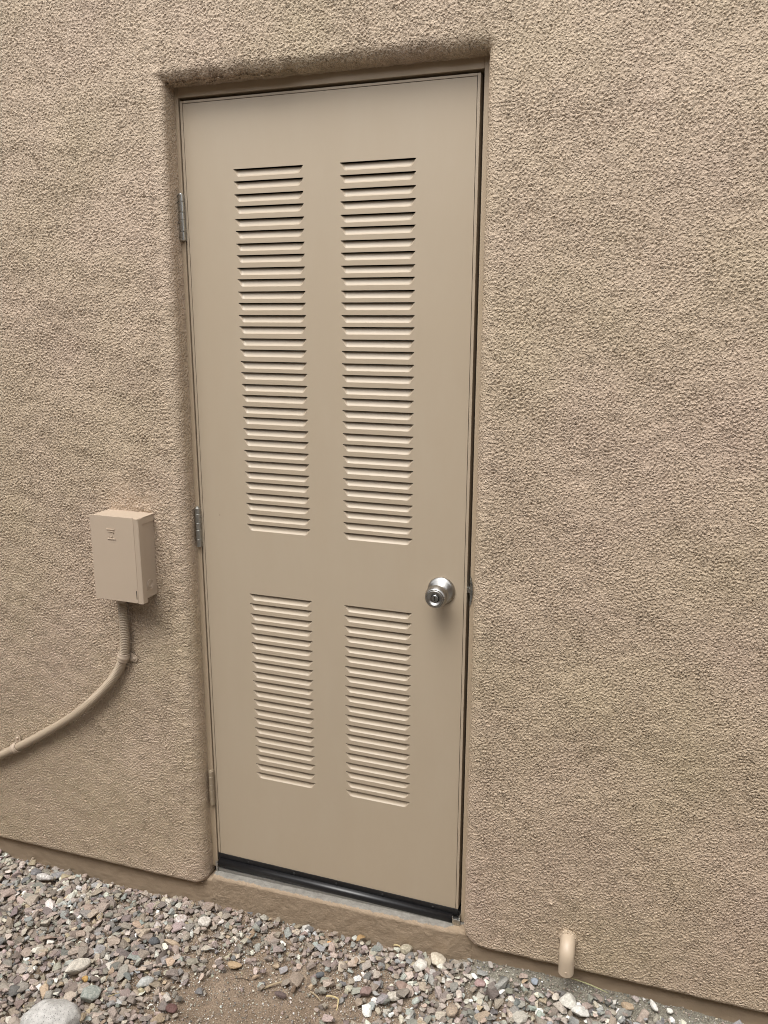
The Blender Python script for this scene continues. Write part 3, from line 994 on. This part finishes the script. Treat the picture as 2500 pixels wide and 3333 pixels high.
strap(near(-0.2150, 0.6140), 0.026, (-0.1930, -0.0590, 0.5960), 'upper conduit strap where the conduit starts to bend, its tab to the right')
strap(near(-0.6170, 0.2590), 0.024, (-0.6285, -0.0590, 0.2790), 'lower conduit strap near the left edge, its tab pointing up')

# ---------------------------------------------------------------- drain pipe stub
P0 = [(0.9925, -0.045, 0.0375), (0.9925, -0.058, 0.0375), (0.9927, -0.070, 0.0365), (0.9930, -0.080, 0.0320), (0.9935, -0.0875, 0.0240), (0.9938, -0.0905, 0.0140), (0.9940, -0.0912, 0.0020), (0.9942, -0.0914, -0.0120), (0.9944, -0.0914, -0.0260)]
pp = resample(catmull(P0, 14), 0.0015)
dr = empty('drain_pipe', (0.9925, -0.055, 0.03))
tag(dr, 'short tan painted drain pipe elbow sticking out low on the stucco right of the door', 'pipe')
bm = bmesh.new()
tube(bm, pp, lambda L: 0.0172 + (0.0010 if L > 0.012 else 0) , 28, ref=Vector((1, 0, 0)), cap=False)
# hollow end
rim = pp[-1]
lathe(bm, [(0.0182, 0.0), (0.0166, -0.0018), (0.0142, -0.0012), (0.0140, 0.012)], tuple(rim), 'Z', 28, close_start=False)
o = obj('elbow', bm, M_PIPE, dr, smooth=True); o.location = (-0.9925, 0.055, -0.03)
bm = bmesh.new()
lathe(bm, [(0.0030, 0.0008), (0.0030, -0.0010), (0.0022, -0.0016), (0.0016, -0.0008)], (0.9955, -0.1092, -0.0130), 'Y', 16)
o = obj('moulding_mark', bm, M_PIPE, dr, smooth=True); o.location = (-0.9925, 0.055, -0.03)
bm = bmesh.new()
lathe(bm, [(0.0230, 0.004), (0.0215, -0.0030), (0.0180, -0.0050), (0.0155, -0.0055)], (0.9930, YF, 0.0385), 'Y', 26)
for v in bm.verts:
    v.co += Vector((random.uniform(-1, 1), 0, random.uniform(-1, 1))) * 0.0012
o = obj('caulk_collar', bm, M_STUCCO, dr, smooth=True); o.location = (-0.9925, 0.055, -0.03)

# small fixture just entering at the right edge
bm = bmesh.new()
bx(bm, 1.3570, 1.46, -0.070, YF + 0.01, 0.782, 0.850, 0.008, 4)
pl = obj('outlet_cover', bm, M_FRAME, None, smooth=True)
tag(pl, 'smooth tan cover with rounded corners cut off by the right edge of the photo', 'outlet cover')

# ---------------------------------------------------------------- ground
gx = np.array([-3.0, -0.80, -0.43, -0.19, -0.02, 0.02, 0.29, 0.56, 0.74, 0.80, 0.96, 1.17, 1.40, 3.2])
gw = np.array([-0.150, -0.160, -0.166, -0.163, -0.145, -0.134, -0.129, -0.124, -0.108, -0.099, -0.092, -0.090, -0.094, -0.085])
fx = np.array([-3.0, -0.8, 0.0, 0.5, 1.0, 1.4, 3.2])
fz = np.array([-0.160, -0.152, -0.141, -0.128, -0.106, -0.094, -0.08])
S_gnd = Sampler(field(512, 512, 0.01, 0.06, 0.35, 31), 0.01, -4, -4)
S_gnd2 = Sampler(field(1024, 512, 0.004, 0.009, 0.03, 32), 0.004, -2, -2)
def bare(x, y):
    n = 0.30 * S_gnd(x * 1.7 + 3, y * 1.7)
    b1 = 1.30 - np.sqrt(((x - 0.31) / 0.25) ** 2 + ((y + 0.36) / 0.185) ** 2) + n
    b2 = 0.95 - np.sqrt(((x - 0.52) / 0.20) ** 2 + ((y + 0.26) / 0.07) ** 2) + n
    return np.clip(np.maximum(b1, b2 * 0.7) * 1.6, 0, 1)
def strip_mask(x, y):
    return np.clip((x - 0.72) / 0.05, 0, 1) * np.clip((y + 0.105 + 0.018 * S_gnd(x * 2, y * 2)) / 0.02, 0, 1)
def ground_z(x, y):
    d = np.clip((-0.03 - y) / 0.16, 0, 1)
    d = d * d * (3 - 2 * d)
    z = np.interp(x, gx, gw) * (1 - d) + np.interp(x, fx, fz) * d
    z = z + 0.004 * S_gnd(x, y) * np.clip(-y / 0.1, 0, 1)
    z = z - 0.006 * bare(x, y)
    return z

xs = lines([(-40, -1.4, 1.5), (-1.4, 2.0, 0.006), (2.0, 40, 1.5)])
ys = lines([(-40, -1.05, 1.5), (-1.05, -0.02, 0.006)])
X, Y = np.meshgrid(xs, ys, indexing='ij')
Z = ground_z(X, Y) - 0.008 + 0.0012 * S_gnd2(X, Y)
gr = mesh_np('ground', np.stack([X, Y, Z], -1).reshape(-1, 3), grid_faces(len(xs), len(ys))[:, ::-1], M_SOIL)
gr['kind'] = 'structure'

# ---- rock shapes
def rock_shape(seed, npts=16, blocky=0.5, round_=False):
    g = np.random.default_rng(seed)
    p = g.standard_normal((npts, 3))
    p /= np.linalg.norm(p, axis=1, keepdims=True)
    if not round_:
        p = np.sign(p) * np.abs(p) ** (1 - 0.45 * blocky)
        p *= g.uniform(0.8, 1.12, (npts, 1))
    bm = bmesh.new()
    for q in p: bm.verts.new(q)
    r = bmesh.ops.convex_hull(bm, input=bm.verts[:])
    dead = list({v for v in r['geom_interior'] + r['geom_unused'] if isinstance(v, bmesh.types.BMVert)})
    if dead: bmesh.ops.delete(bm, geom=dead, context='VERTS')
    bmesh.ops.triangulate(bm, faces=bm.faces[:])
    bmesh.ops.recalc_face_normals(bm, faces=bm.faces[:])
    bm.verts.index_update()
    v = np.array([tuple(a.co) for a in bm.verts]); f = np.array([[a.index for a in fc.verts] for fc in bm.faces])
    bm.free()
    ext = (v.max(0) - v.min(0)) / 2
    v = (v - (v.max(0) + v.min(0)) / 2) / ext.max()
    return v, f
SHAPES = [rock_shape(100 + i, npts=int(rng.integers(11, 18)), blocky=rng.uniform(0.2, 1)) for i in range(36)]
GRITS = [rock_shape(500 + i, npts=7) for i in range(12)]

PAL = np.array([  # linear base colours and weights
    (0.300, 0.228, 0.190), (0.262, 0.200, 0.172), (0.345, 0.265, 0.205), (0.215, 0.172, 0.152), (0.400, 0.310, 0.245),
    (0.285, 0.252, 0.218), (0.250, 0.243, 0.230), (0.150, 0.145, 0.143), (0.520, 0.480, 0.425), (0.680, 0.660, 0.620),
    (0.390, 0.280, 0.170), (0.185, 0.128, 0.118), (0.470, 0.405, 0.325), (0.320, 0.335, 0.330), (0.420, 0.330, 0.290)])
PW_L = np.array([16, 14, 12, 9, 9, 9, 6, 4, 4, 3.0, 4, 4, 5, 2.5, 8])
PW_R = np.array([7, 6, 5, 5, 6, 12, 14, 6, 10, 7, 1.5, 2, 7, 7, 8])
PW_G = np.array([8, 6, 10, 5, 9, 8, 6, 3, 12, 10, 4, 2, 12, 2, 6])

def rot_mats(n, tilt):
    a = rng.uniform(0, 2 * np.pi, n)
    ax = rng.uniform(0, 2 * np.pi, n); t = rng.normal(0, tilt, n)
    ca, sa = np.cos(a), np.sin(a); z = np.zeros(n); o = np.ones(n)
    Rz = np.stack([ca, -sa, z, sa, ca, z, z, z, o], -1).reshape(-1, 3, 3)
    kx, ky = np.cos(ax), np.sin(ax); ct, st = np.cos(t), np.sin(t); v = 1 - ct
    Rt = np.stack([ct + kx * kx * v, kx * ky * v, ky * st, kx * ky * v, ct + ky * ky * v, -kx * st, -ky * st, kx * st, ct], -1).reshape(-1, 3, 3)
    return Rt @ Rz

def scatter(name, pts, size, shapes, flat, tilt, lift, cols, gloss=None):
    n = len(pts)
    which = rng.integers(0, len(shapes), n)
    asp = np.stack([np.ones(n), rng.uniform(0.55, 0.95, n), rng.uniform(flat[0], flat[1], n)], -1) * size[:, None] * 0.5
    RM = rot_mats(n, tilt)
    zc = ground_z(pts[:, 0], pts[:, 1]) + lift
    V, F, C = [], [], []
    off = 0
    for s, (sv, sf) in enumerate(shapes):
        idx = np.where(which == s)[0]
        if len(idx) == 0: continue
        w = np.einsum('nij,nvj->nvi', RM[idx], sv[None] * asp[idx][:, None, :])
        w[..., 0] += pts[idx, 0][:, None]; w[..., 1] += pts[idx, 1][:, None]; w[..., 2] += zc[idx][:, None]
        f = sf[None] + (np.arange(len(idx)) * len(sv))[:, None, None] + off
        V.append(w.reshape(-1, 3)); F.append(f.reshape(-1, 3)); C.append(np.repeat(cols[idx], len(sv), 0))
        off += len(idx) * len(sv)
    o = mesh_np(name, np.concatenate(V), np.concatenate(F), M_ROCK, None, smooth=False, colors=np.concatenate(C))
    o['kind'] = 'stuff'
    return o

def jitter_grid(x0, x1, y0, y1, d):
    a, b = np.meshgrid(np.arange(x0, x1, d), np.arange(y0, y1, d), indexing='ij')
    p = np.stack([a.ravel(), b.ravel()], -1)
    return p + rng.uniform(-0.5, 0.5, p.shape) * d

def colours(p, wl=PW_L, wr=PW_R, sat=1.0):
    n = len(p)
    t = np.clip((p[:, 0] - 0.35) / 0.5, 0, 1)
    iL = rng.choice(len(PAL), n, p=wl / wl.sum()); iR = rng.choice(len(PAL), n, p=wr / wr.sum())
    i = np.where(rng.uniform(size=n) < t, iR, iL)
    pal = PAL.mean(1, keepdims=True) + (PAL - PAL.mean(1, keepdims=True)) * 0.70
    pal = 0.31 + (pal - 0.31) * 0.95
    pal = pal * np.array([[1.0, 1.0, 0.95]])
    c = pal[i] * rng.uniform(0.78, 1.25, (n, 1)) * rng.uniform(0.95, 1.05, (n, 3))
    return np.clip(c, 0.02, 0.75)

# single stones that the photograph lets you pick out: (x, y, size, aspect, thick, turn, kind, colours, label)
W_ = lambda k=1: ((0.44 * k, 0.41 * k, 0.36 * k), (0.66 * k, 0.63 * k, 0.58 * k))
STONES = [
 (-0.150, -0.528, 0.142, 0.85, 0.66, 20, 'boulder', ((0.38, 0.37, 0.35), (0.54, 0.525, 0.50)), 'large pale grey granite boulder, biggest stone in the gravel'),
 (-0.205, -0.365, 0.078, 0.50, 0.45, 72, 'stone', ((0.42, 0.39, 0.34), (0.62, 0.57, 0.49)), 'long lumpy cream stone above the grey granite boulder'),
 (-0.117, -0.428, 0.052, 0.85, 0.65, 25, 'stone', ((0.20, 0.22, 0.20), (0.36, 0.37, 0.33)), 'blocky grey green stone just right of the granite boulder'),
 (-0.540, -0.104, 0.056, 0.55, 0.50, 8, 'stone', ((0.30, 0.28, 0.26), (0.66, 0.63, 0.59)), 'oval white stone with dark streaks by the footing left of the door'),
 (-0.010, -0.356, 0.048, 0.55, 0.5, 35, 'stone', ((0.30, 0.31, 0.30), (0.50, 0.50, 0.47)), 'long whitish grey stone at the edge of the bare soil'),
 (-0.050, -0.134, 0.042, 0.85, 0.6, 50, 'stone', ((0.36, 0.28, 0.24), (0.60, 0.57, 0.55)), 'round pinkish white stone left of the door step end'),
 (0.022, -0.128, 0.040, 0.85, 0.6, 60, 'stone', ((0.42, 0.38, 0.33), (0.62, 0.58, 0.53)), 'pale quartz stone below the left end of the door step'),
 (0.670, -0.066, 0.048, 0.93, 0.5, 0, 'stone', ((0.42, 0.36, 0.28), (0.60, 0.54, 0.44)), 'round flat cream stone at the right end of the door step'),
 (0.635, -0.100, 0.050, 0.72, 0.55, 68, 'stone', ((0.46, 0.43, 0.38), (0.68, 0.65, 0.59)), 'squarish chalk white stone beside the round cream one'),
 (0.584, -0.056, 0.036, 0.9, 0.7, 10, 'stone', ((0.30, 0.27, 0.20), (0.50, 0.45, 0.35)), 'knobbly olive cream stone against the door step'),
 (0.596, -0.197, 0.036, 0.75, 0.6, 30, 'stone', ((0.32, 0.29, 0.24), (0.56, 0.52, 0.45)), 'speckled cream stone lying among the gravel right of the bare soil'),
 (0.610, -0.166, 0.040, 0.8, 0.35, 160, 'stone', ((0.25, 0.18, 0.15), (0.31, 0.23, 0.19)), 'flat pink three cornered stone above the speckled cream stone'),
 (0.746, -0.205, 0.040, 0.8, 0.6, 100, 'stone', ((0.22, 0.18, 0.15), (0.42, 0.33, 0.24)), 'fan shaped stone, grey above and tan below, at the bottom edge of the photo'),
 (0.392, -0.184, 0.026, 0.65, 0.6, 35, 'stone', ((0.085, 0.09, 0.095), (0.14, 0.145, 0.15)), 'small slate blue stone lying on the bare soil'),
 (0.098, -0.402, 0.030, 0.85, 0.6, 0, 'stone', ((0.095, 0.050, 0.045), (0.15, 0.085, 0.075)), 'dark red stone in the gritty soil near the bottom edge'),
 (0.170, -0.228, 0.044, 0.55, 0.3, 15, 'stone', ((0.31, 0.22, 0.13), (0.42, 0.31, 0.20)), 'flat ochre flake above the bare soil'),
 (-0.022, -0.215, 0.052, 0.32, 0.3, 5, 'stone', ((0.30, 0.23, 0.16), (0.42, 0.33, 0.24)), 'long thin tan stone left of the bare soil'),
 (-0.070, -0.228, 0.032, 0.75, 0.6, 25, 'stone', ((0.075, 0.08, 0.085), (0.12, 0.12, 0.125)), 'dark slate stone beside the long thin tan one'),
 (0.380, -0.092, 0.018, 0.85, 0.6, 10, 'stone', ((0.50, 0.27, 0.11), (0.62, 0.37, 0.18)), 'small orange pebble below the middle of the door step'),
 (-0.157, -0.398, 0.019, 0.9, 0.7, 10, 'stone', ((0.36, 0.21, 0.07), (0.50, 0.32, 0.12)), 'small rusty yellow pebble touching the grey green stone'),
 (0.326, -0.275, 0.034, 0.55, 0.45, 0, 'stone', ((0.10, 0.075, 0.07), (0.16, 0.12, 0.11)), 'dark purple stone half sunk in the bare soil'),
 (0.350, -0.250, 0.028, 0.42, 0.5, 100, 'stone', ((0.17, 0.12, 0.085), (0.22, 0.16, 0.11)), 'narrow brown stone standing beside the dark purple one'),
 (0.793, -0.115, 0.028, 0.9, 0.65, 10, 'stone', ((0.30, 0.20, 0.19), (0.40, 0.29, 0.27)), 'pink stone at the edge of the gravel right of the door step'),
 (0.774, -0.094, 0.026, 0.42, 0.3, -42, 'chip', ((0.66, 0.69, 0.66), (0.76, 0.78, 0.75)), 'thin bright white chip above the pink stone'),
 (0.806, -0.050, 0.024, 0.6, 0.5, -60, 'stone', ((0.30, 0.27, 0.24), (0.42, 0.38, 0.34)), 'lone pale stone on the grey dirt close to the footing'),
 (0.921, -0.078, 0.020, 0.9, 0.7, 0, 'stone', ((0.24, 0.27, 0.31), (0.34, 0.37, 0.41)), 'small bluish stone at the edge of the grey dirt'),
 (1.006, -0.108, 0.048, 0.8, 0.6, -30, 'stone', ((0.42, 0.40, 0.35), (0.62, 0.60, 0.54)), 'big whitish stone under the drain pipe'),
 (1.036, -0.132, 0.044, 0.7, 0.55, 5, 'stone', ((0.46, 0.45, 0.41), (0.66, 0.64, 0.60)), 'whitish grey stone right of and below the one under the drain pipe'),
 (1.198, -0.058, 0.030, 0.45, 0.5, -50, 'stone', ((0.52, 0.50, 0.46), (0.70, 0.68, 0.63)), 'long white stone lying on the grey dirt far right'),
 (1.234, -0.060, 0.016, 0.9, 0.7, 0, 'stone', ((0.60, 0.58, 0.52), (0.74, 0.72, 0.66)), 'small round white pebble on the grey dirt far right'),
 (1.140, -0.085, 0.034, 0.7, 0.45, -25, 'stone', ((0.32, 0.24, 0.16), (0.44, 0.34, 0.24)), 'tan stone at the edge of the gravel far right'),
 (0.530, -0.215, 0.034, 0.8, 0.6, 60, 'stone', ((0.20, 0.14, 0.125), (0.27, 0.19, 0.17)), 'mauve stone just right of the yellow straw'),
]
keep_out = np.array([(s[0], s[1], s[2] * 0.5 * (0.5 + 0.5 * s[3])) for s in STONES])
def outside(p, k=0.92, extra=0.0):
    d = np.sqrt(((p[:, None, :] - keep_out[None, :, :2]) ** 2).sum(-1))
    return (d > keep_out[None, :, 2] * k + extra).all(1)
in_lot = lambda p: (p[:, 1] < -0.040) & (p[:, 1] > -1.02)
def stay_off_step(p, size):
    yl = np.where((p[:, 0] > -0.01) & (p[:, 0] < 0.76), -0.047, -0.034)
    return p[:, 1] < yl - size * 0.42

# bottom layer, middle stones
p = jitter_grid(-1.3, 1.95, -1.0, -0.03, 0.0150)
size = rng.uniform(0.012, 0.024, len(p))
b = bare(p[:, 0], p[:, 1]); sm = strip_mask(p[:, 0], p[:, 1])
mid = np.clip(1 - np.sqrt(((p[:, 0] - 0.30) / 0.46) ** 2 + ((p[:, 1] + 0.30) / 0.27) ** 2), 0, 1) * 0.90
k = (rng.uniform(size=len(p)) > np.maximum(np.maximum(b * 1.05, sm * 0.985), mid)) & stay_off_step(p, size) & outside(p)
p, size = p[k], size[k]
scatter('gravel', p, size, SHAPES, (0.30, 0.65), 0.35, rng.uniform(-0.003, 0.003, len(p)), colours(p))
# upper layer of larger, tilted chips
p = jitter_grid(-1.3, 1.95, -1.0, -0.03, 0.0185)
size = np.clip(rng.lognormal(math.log(0.0222), 0.32, len(p)), 0.010, 0.044)
b = bare(p[:, 0], p[:, 1]); sm = strip_mask(p[:, 0], p[:, 1])
mid = np.clip(1 - np.sqrt(((p[:, 0] - 0.30) / 0.46) ** 2 + ((p[:, 1] + 0.30) / 0.27) ** 2), 0, 1) * 0.95
k = (rng.uniform(size=len(p)) > np.maximum(np.maximum(b * 1.04, sm * 0.99), mid)) & (rng.uniform(size=len(p)) < 0.86) & stay_off_step(p, size) & outside(p, 1.0)
p, size = p[k], size[k]
scatter('gravel', p, size, SHAPES, (0.22, 0.55), 0.38, rng.uniform(0.003, 0.009, len(p)), colours(p))
# grit between the stones and on the bare soil
p = jitter_grid(-0.95, 1.6, -0.66, -0.032, 0.0053)
size = np.clip(rng.lognormal(math.log(0.0034), 0.42, len(p)), 0.0016, 0.009)
b = bare(p[:, 0], p[:, 1]); sm = strip_mask(p[:, 0], p[:, 1])
mid = np.clip(1 - np.sqrt(((p[:, 0] - 0.30) / 0.55) ** 2 + ((p[:, 1] + 0.30) / 0.34) ** 2), 0, 1)
prob = np.clip(0.60 + mid * 0.9, 0, 1) * (1 - 0.55 * b) * (1 + 0.10 * sm)
k = (rng.uniform(size=len(p)) < prob) & stay_off_step(p, size) & outside(p, 0.9)
p, size = p[k], size[k]
cg = colours(p, PW_G, PW_G)
white = rng.uniform(size=len(p)) < 0.05
cg[white] = rng.uniform(0.5, 0.72, (white.sum(), 1)) * np.array([[1, 0.97, 0.92]])
scatter('grit', p, size, GRITS, (0.5, 0.95), 0.8, np.where(bare(p[:, 0], p[:, 1]) > 0.4, -0.0072, -0.0055) + size * 0.15 + 0.0015, cg)

# the single stones
def single_stone(s, i):
    x, y, size, asp, thick, turn, kind, cc, label = s
    g = np.random.default_rng(900 + i)
    bm = bmesh.new()
    bmesh.ops.create_icosphere(bm, subdivisions=4 if kind == 'boulder' else 3, radius=1.0)
    planes = g.standard_normal((9 if kind != 'boulder' else 7, 3)); planes /= np.linalg.norm(planes, axis=1, keepdims=True)
    cut = g.uniform(0.60, 0.88, len(planes)) if kind != 'boulder' else g.uniform(0.80, 0.95, len(planes))
    ph = g.uniform(0, 6, 6)
    for v in bm.verts:
        q = np.array(v.co)
        for n_, c_ in zip(planes, cut):
            dd = q @ n_ - c_
            if dd > 0: q = q - n_ * dd * 0.88
        w = 0.03 * math.sin(7 * q[0] + ph[0]) * math.sin(6 * q[1] + ph[1]) + 0.022 * math.sin(15 * q[2] + ph[2]) * math.sin(13 * q[0] + ph[3])
        q = q * (1 + w + g.normal(0, 0.006))
        v.co = Vector((q[0], q[1] * asp, q[2] * thick)) * size * 0.5
    nm = 'granite_boulder' if kind == 'boulder' else ('white_chip' if kind == 'chip' else 'stone')
    mt = mat_stone('stone_%s' % nm, cc[0], cc[1], 90 if kind == 'boulder' else 160, (210, (0.16, 0.155, 0.15)) if kind == 'boulder' else None)
    o = obj(nm, bm, mt, None, smooth=(kind == 'boulder' or i in (7, 3)))
    gz = float(ground_z(np.array([x]), np.array([y]))[0])
    o.location = (x, y, gz + size * thick * 0.5 * (0.35 if kind == 'boulder' else 0.62) + (0.0 if kind == 'boulder' else 0.002))
    o.rotation_euler = (g.normal(0, 0.12), g.normal(0, 0.12), R(turn))
    tag(o, label, 'boulder' if kind == 'boulder' else ('chip' if kind == 'chip' else 'stone'), None if kind == 'boulder' else 'stones lying in the gravel')
for i, s in enumerate(STONES): single_stone(s, i)

# dry plant bits
M_STRAW = mat_plain('dry_straw', (0.52, 0.42, 0.23), 0.7, 0.3)
M_WOOD = mat_plain('grey_splinter', (0.34, 0.27, 0.18), 0.8, 0.2)
M_TWIG = mat_plain('dark_twig', (0.075, 0.055, 0.040), 0.8, 0.2)
M_LEAF = mat_plain('dry_leaf', (0.30, 0.195, 0.095), 0.7, 0.3)
M_GRASS = mat_plain('dry_grass', (0.36, 0.36, 0.19), 0.7, 0.3)
def stick(name, a, b, w, h, mat, label, cat, group=None, bend=0.002, lift=0.004, blade=False):
    za = float(ground_z(np.array([a[0]]), np.array([a[1]]))[0]) + lift
    zb_ = float(ground_z(np.array([b[0]]), np.array([b[1]]))[0]) + lift
    A, B = Vector((a[0], a[1], za)), Vector((b[0], b[1], zb_))
    d = (B - A); side = Vector((-d.y, d.x, 0)).normalized()
    bm = bmesh.new(); rings = []
    n = 8
    for i in range(n + 1):
        t = i / n
        c = A.lerp(B, t) + Vector((0, 0, bend * math.sin(math.pi * t))) + side * bend * math.sin(2.2 * t + 0.4)
        ww = w * (1 - 0.9 * abs(2 * t - 1) ** 3) if blade else w * (1 - 0.35 * t)
        rings.append([bm.verts.new(c + side * ww + Vector((0, 0, -h))), bm.verts.new(c + side * ww * .8 + Vector((0, 0, h))), bm.verts.new(c - side * ww * .8 + Vector((0, 0, h))), bm.verts.new(c - side * ww + Vector((0, 0, -h)))])
    for p_, q_ in zip(rings, rings[1:]):
        for k in range(4): bm.faces.new((p_[k], p_[(k + 1) % 4], q_[(k + 1) % 4], q_[k]))
    bm.faces.new(rings[0]); bm.faces.new(rings[-1])
    o = obj(name, bm, mat)
    tag(o, label, cat, group)
stick('straw', (0.437, -0.246), (0.470, -0.250), 0.0024, 0.0010, M_STRAW, 'pale yellow straw piece lying level, the left of two that touch', 'straw', 'straw bits on the gravel', lift=0.010)
stick('straw', (0.470, -0.250), (0.478, -0.282), 0.0018, 0.0010, M_STRAW, 'pale yellow straw piece slanting down right, touching the level one', 'straw', 'straw bits on the gravel', lift=0.010)
stick('straw', (0.548, -0.053), (0.567, -0.055), 0.0017, 0.0009, M_STRAW, 'short straw close to the concrete door step', 'straw', 'straw bits on the gravel', lift=0.014)
stick('wood_splinter', (0.275, -0.268), (0.322, -0.226), 0.0032, 0.0010, M_WOOD, 'flat weathered wood splinter slanting across the bare soil', 'splinter', lift=0.0)
stick('wood_splinter', (0.392, -0.243), (0.428, -0.260), 0.0020, 0.0010, M_WOOD, 'brown wood sliver left of the yellow straw', 'splinter', lift=0.002)
stick('dry_leaf', (0.452, -0.072), (0.470, -0.050), 0.0075, 0.0006, M_LEAF, 'curled brown dry leaf leaning against the door step', 'leaf', lift=0.014, blade=True, bend=0.006)
stick('grass_blade', (1.005, -0.045), (1.095, -0.060), 0.0013, 0.0005, M_GRASS, 'long dry yellow green grass blade on the grey dirt by the footing', 'grass', lift=0.008, blade=True)
stick('twig', (0.192, -0.262), (0.236, -0.258), 0.0007, 0.0006, M_TWIG, 'thin dark twig lying level on the bare soil', 'twig', 'thin twigs on the ground', lift=-0.002)
stick('twig', (0.560, -0.230), (0.590, -0.270), 0.0007, 0.0006, M_TWIG, 'thin dark twig slanting below the speckled cream stone', 'twig', 'thin twigs on the ground', lift=0.009)
stick('twig', (-0.072, -0.420), (-0.035, -0.385), 0.0007, 0.0006, M_STRAW, 'thin straw coloured twig right of the grey green stone', 'twig', 'thin twigs on the ground', lift=0.005)
stick('twig', (-0.230, -0.075), (-0.175, -0.085), 0.0012, 0.0008, M_TWIG, 'short twig against the footing left of the door step', 'twig', 'thin twigs on the ground', lift=0.012)

# ---------------------------------------------------------------- added unseen wall behind the camera, blocks low sky to darken the foot
M_SKY_BLOCKER = mat_painted('sky_blocker_paint', (0.27, 0.215, 0.155), 0.85, 0.06, 120, 0.6, 0.003, 0.25)
bm = bmesh.new()
bx(bm, -14, 14, -2.80, -2.60, -0.4, 2.75, 0.01)
bw = obj('sky_blocker', bm, M_SKY_BLOCKER)
tag(bw, 'added tan wall behind the camera that blocks the low sky', 'garden wall')
